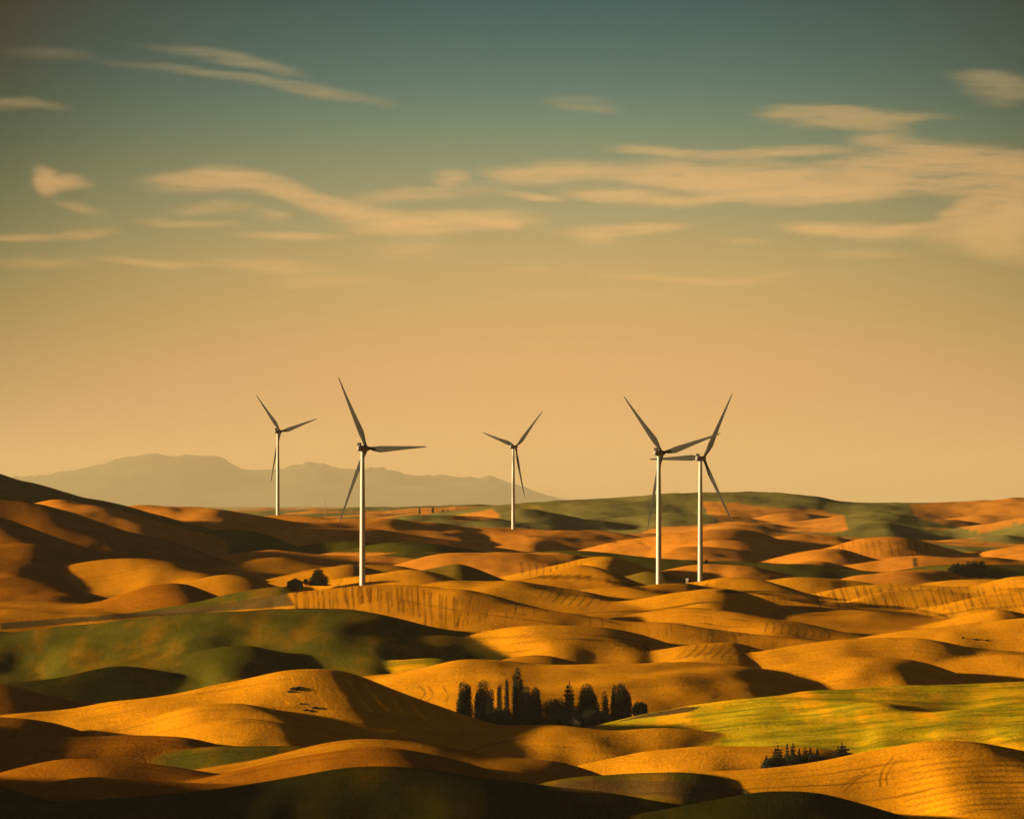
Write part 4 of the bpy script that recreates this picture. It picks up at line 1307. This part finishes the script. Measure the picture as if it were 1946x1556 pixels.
tree('conifer_tree', 'bushy', 605, 3600, 1080, 19, 'lone dark conifer beside the barn on the left', 'trees by the barn', mat=FOL_C, seed=91, base=1110)
tree('shrub', 'round', 581, 3600, 1099, 7, 'dark shrub between the barn and the lone conifer', 'trees by the barn', 'shrub', FOL_C, seed=92, base=1112)
tree('conifer_tree', 'bushy', 1342, 3990, 1064, 9, 'dark tree just right of the right paired turbine tower', None, mat=FOL_C, seed=93, base=1084)
tree('shrub', 'round', 1004, 5500, 1001, 5, 'tiny bush on the green slope right of the middle turbine', None, 'shrub', FOL_C, seed=94, base=1006)
tree('shrub', 'round', 1830, 3010, 1213, 3.4, 'smallest of the three dark bushes on the right wheat hill', 'bushes on the right wheat hill', 'shrub', FOL_C, seed=95, base=1217)
tree('shrub', 'round', 1855, 3008, 1213, 10, 'largest of the three dark bushes on the right wheat hill', 'bushes on the right wheat hill', 'shrub', FOL_C, seed=96, base=1221)
tree('shrub', 'round', 1875, 3006, 1215, 7, 'rightmost of the three dark bushes on the right wheat hill', 'bushes on the right wheat hill', 'shrub', FOL_C, seed=97, base=1222)
FOL_H = foliage_mat('hazy_leaves', (.05, .055, .02), (.12, .11, .04))  # leaf colour made paler to stand for haze over the far trees
for i, (px, top, w, lab) in enumerate([(797, 963, 3.5, 'left tree of two small ones on the hazy far ridge'), (823, 963, 4, 'right tree of two small ones on the hazy far ridge'),
                                       (841, 970, 7, 'broad hazy tree on the far plain, left of the middle turbine'), (851, 970, 3.5, 'narrow hazy tree on the far plain, left of the middle turbine')]):
    tree('far_tree', 'poplar', px, 9500, top, w, lab, 'hazy trees on the far ridges', mat=FOL_H, seed=100 + i, base=986 if i > 1 else 978, plumes=2)
tree('shrub', 'round', 547, 3440, 1112, 9, 'dark bush on the corner of the striped field below the barn', None, 'shrub', FOL_C, seed=110, base=1125)

# ------------------------------------------------------------------ buildings
WALL = plain('weathered_boards', (.028, .023, .016), .9, .1, .25, .8)
WALLW = plain('pale_boards', (.22, .20, .16), .8, .2, .15, .8)
ROOF = plain('dark_roof', (.030, .028, .024), .8, .2, .25, .7)
ROOFW = plain('pale_metal_roof', (.45, .42, .36), .45, .4, .1, .7)
GLASS = plain('window_glass', (.02, .02, .025), .2, .5, .1, 1)


def building(name, px, D, base, w, d, wall_h, roof_h, rz, wallm, roofm, label, group=None, cat='building', door=True):
    x, y = world_xy(px, D)
    z = (HY - base) / F * D
    e = empty(name, (x, y, z), rz)
    tag(e, label, cat, group)
    hw, hd = w / 2, d / 2
    V = [(-hw, -hd, -2), (hw, -hd, -2), (hw, hd, -2), (-hw, hd, -2), (-hw, -hd, wall_h), (hw, -hd, wall_h), (hw, hd, wall_h), (-hw, hd, wall_h),
         (-hw, 0, wall_h + roof_h), (hw, 0, wall_h + roof_h)]
    Fc = [(0, 1, 5, 4), (2, 3, 7, 6), (1, 2, 6, 9, 5), (3, 0, 4, 8, 7), (3, 2, 1, 0)]
    link_mesh('wall', V, Fc, wallm, e)
    o, t = .05 * w, .03 * w
    s = roof_h / hd
    RV, RF = [], []
    for sg in (-1, 1):
        b0 = len(RV)
        for xx in (-hw - o, hw + o):
            for yy, zz in ((sg * (hd + o), wall_h - o * s), (0, wall_h + roof_h)):
                RV += [(xx, yy, zz + .02), (xx, yy, zz + t)]
        q_ = [b0 + i for i in range(8)]
        RF += [(q_[0], q_[2], q_[3], q_[1]), (q_[4], q_[5], q_[7], q_[6]), (q_[1], q_[3], q_[7], q_[5]), (q_[0], q_[4], q_[6], q_[2]), (q_[0], q_[1], q_[5], q_[4]), (q_[2], q_[6], q_[7], q_[3])]
    link_mesh('roof', RV, RF, roofm, e)
    if door:
        bm_obj('door', bevel_box(w * .16, .12, wall_h * .7, (w * .1, -hd - .05, wall_h * .35), .03, 1), ROOF, e)
        for k in (-.3, .33):
            bm_obj('window', bevel_box(w * .1, .1, wall_h * .25, (w * k, -hd - .04, wall_h * .6), .03, 1), GLASS, e)
    return e


building('barn', 561, 3600, 1112, 9.2, 9.5, 2.0, 2.2, R(88), WALL, ROOF, 'dark gabled barn beside the lone conifer on the left')
building('farmhouse', 1096, 2576, 1388, 7.5, 6, 3.3, 2.6, R(70), WALL, ROOF, 'grey farmhouse with a dark gabled roof, half hidden under the grove trees')
building('shed', 1148, 2575, 1384, 2.0, 2.0, 1.8, .8, R(20), WALL, ROOF, 'small shed at the foot of the thin gappy tree')
building('shed', 828, 3790, 1091, 2.4, 2.2, 1.3, .8, R(10), WALLW, ROOFW, 'tiny shed with a bright roof in the dark hollow left of the brown mound', door=False)
building('shed', 1306, 3745, 1104, 1.6, 1.4, 1.1, .6, R(-15), WALLW, ROOFW, 'tiny bright hut on the hill between the paired turbines', door=False)
building('trailer', 1850, 3006, 1221, 1.3, 1.1, .6, .2, R(5), WALLW, ROOFW, 'tiny pale box left of the largest bush on the right wheat hill', cat='trailer', door=False)

# distant mast
mx_, my_ = world_xy(618, 9300)
mz_ = (HY - 978) / F * 9300
e = empty('radio_mast', (mx_, my_, mz_))
tag(e, 'thin mast on the hazy far plain right of the far left turbine', 'mast')
V, Fc = lathe([(.5, -3), (.35, 10), (.2, 24)], 8)
link_mesh('pole', V, Fc, NACP, e)
bm_obj('antenna', bevel_box(1.6, .3, .3, (0, 0, 20), .05, 1), NACP, e)

# dark weeds on the flank of the big front hill
for i, (px, D, r_, lab) in enumerate([
        (551, 2478, 1.3, 'leftmost weed clump high on the bright front hill'), (559, 2481, 1.9, 'largest weed clump high on the bright front hill'),
        (567, 2483, 1.2, 'weed clump right of the largest one on the bright front hill'), (572, 2461, .9, 'lone tiny weed clump midway down the bright front hill'),
        (582, 2452, 1.2, 'left one of three low weed clumps on the bright front hill'), (592, 2450, 1.0, 'middle one of three low weed clumps on the bright front hill'),
        (598, 2455, 1.5, 'right one of three low weed clumps on the bright front hill')]):
    x, y = world_xy(px, D)
    z = ground_z(px, D)
    rng = random.Random(500 + i)
    nr_ = np.random.default_rng(500 + i)
    # one tangled, ragged mound of stems
    b = bmesh.new()
    bmesh.ops.create_icosphere(b, subdivisions=4, radius=1.0)
    for v in b.verts:
        d = v.co.copy()
        s = 1 + .35 * float(fbm(np.array([d.x * 2.3 + i]), np.array([d.y * 2.3 + d.z * 1.7]), 60, 3)[0]) + float(nr_.uniform(0, .22))
        v.co = Vector((d.x * s * r_ * .8, d.y * s * r_, max(-.3, d.z * s * r_ * .4)))
    o = bm_obj('weed_clump', b, FOL_D)
    o.location = (x, y, z)
    tag(o, lab, 'weeds', 'dark weeds on the front hill')
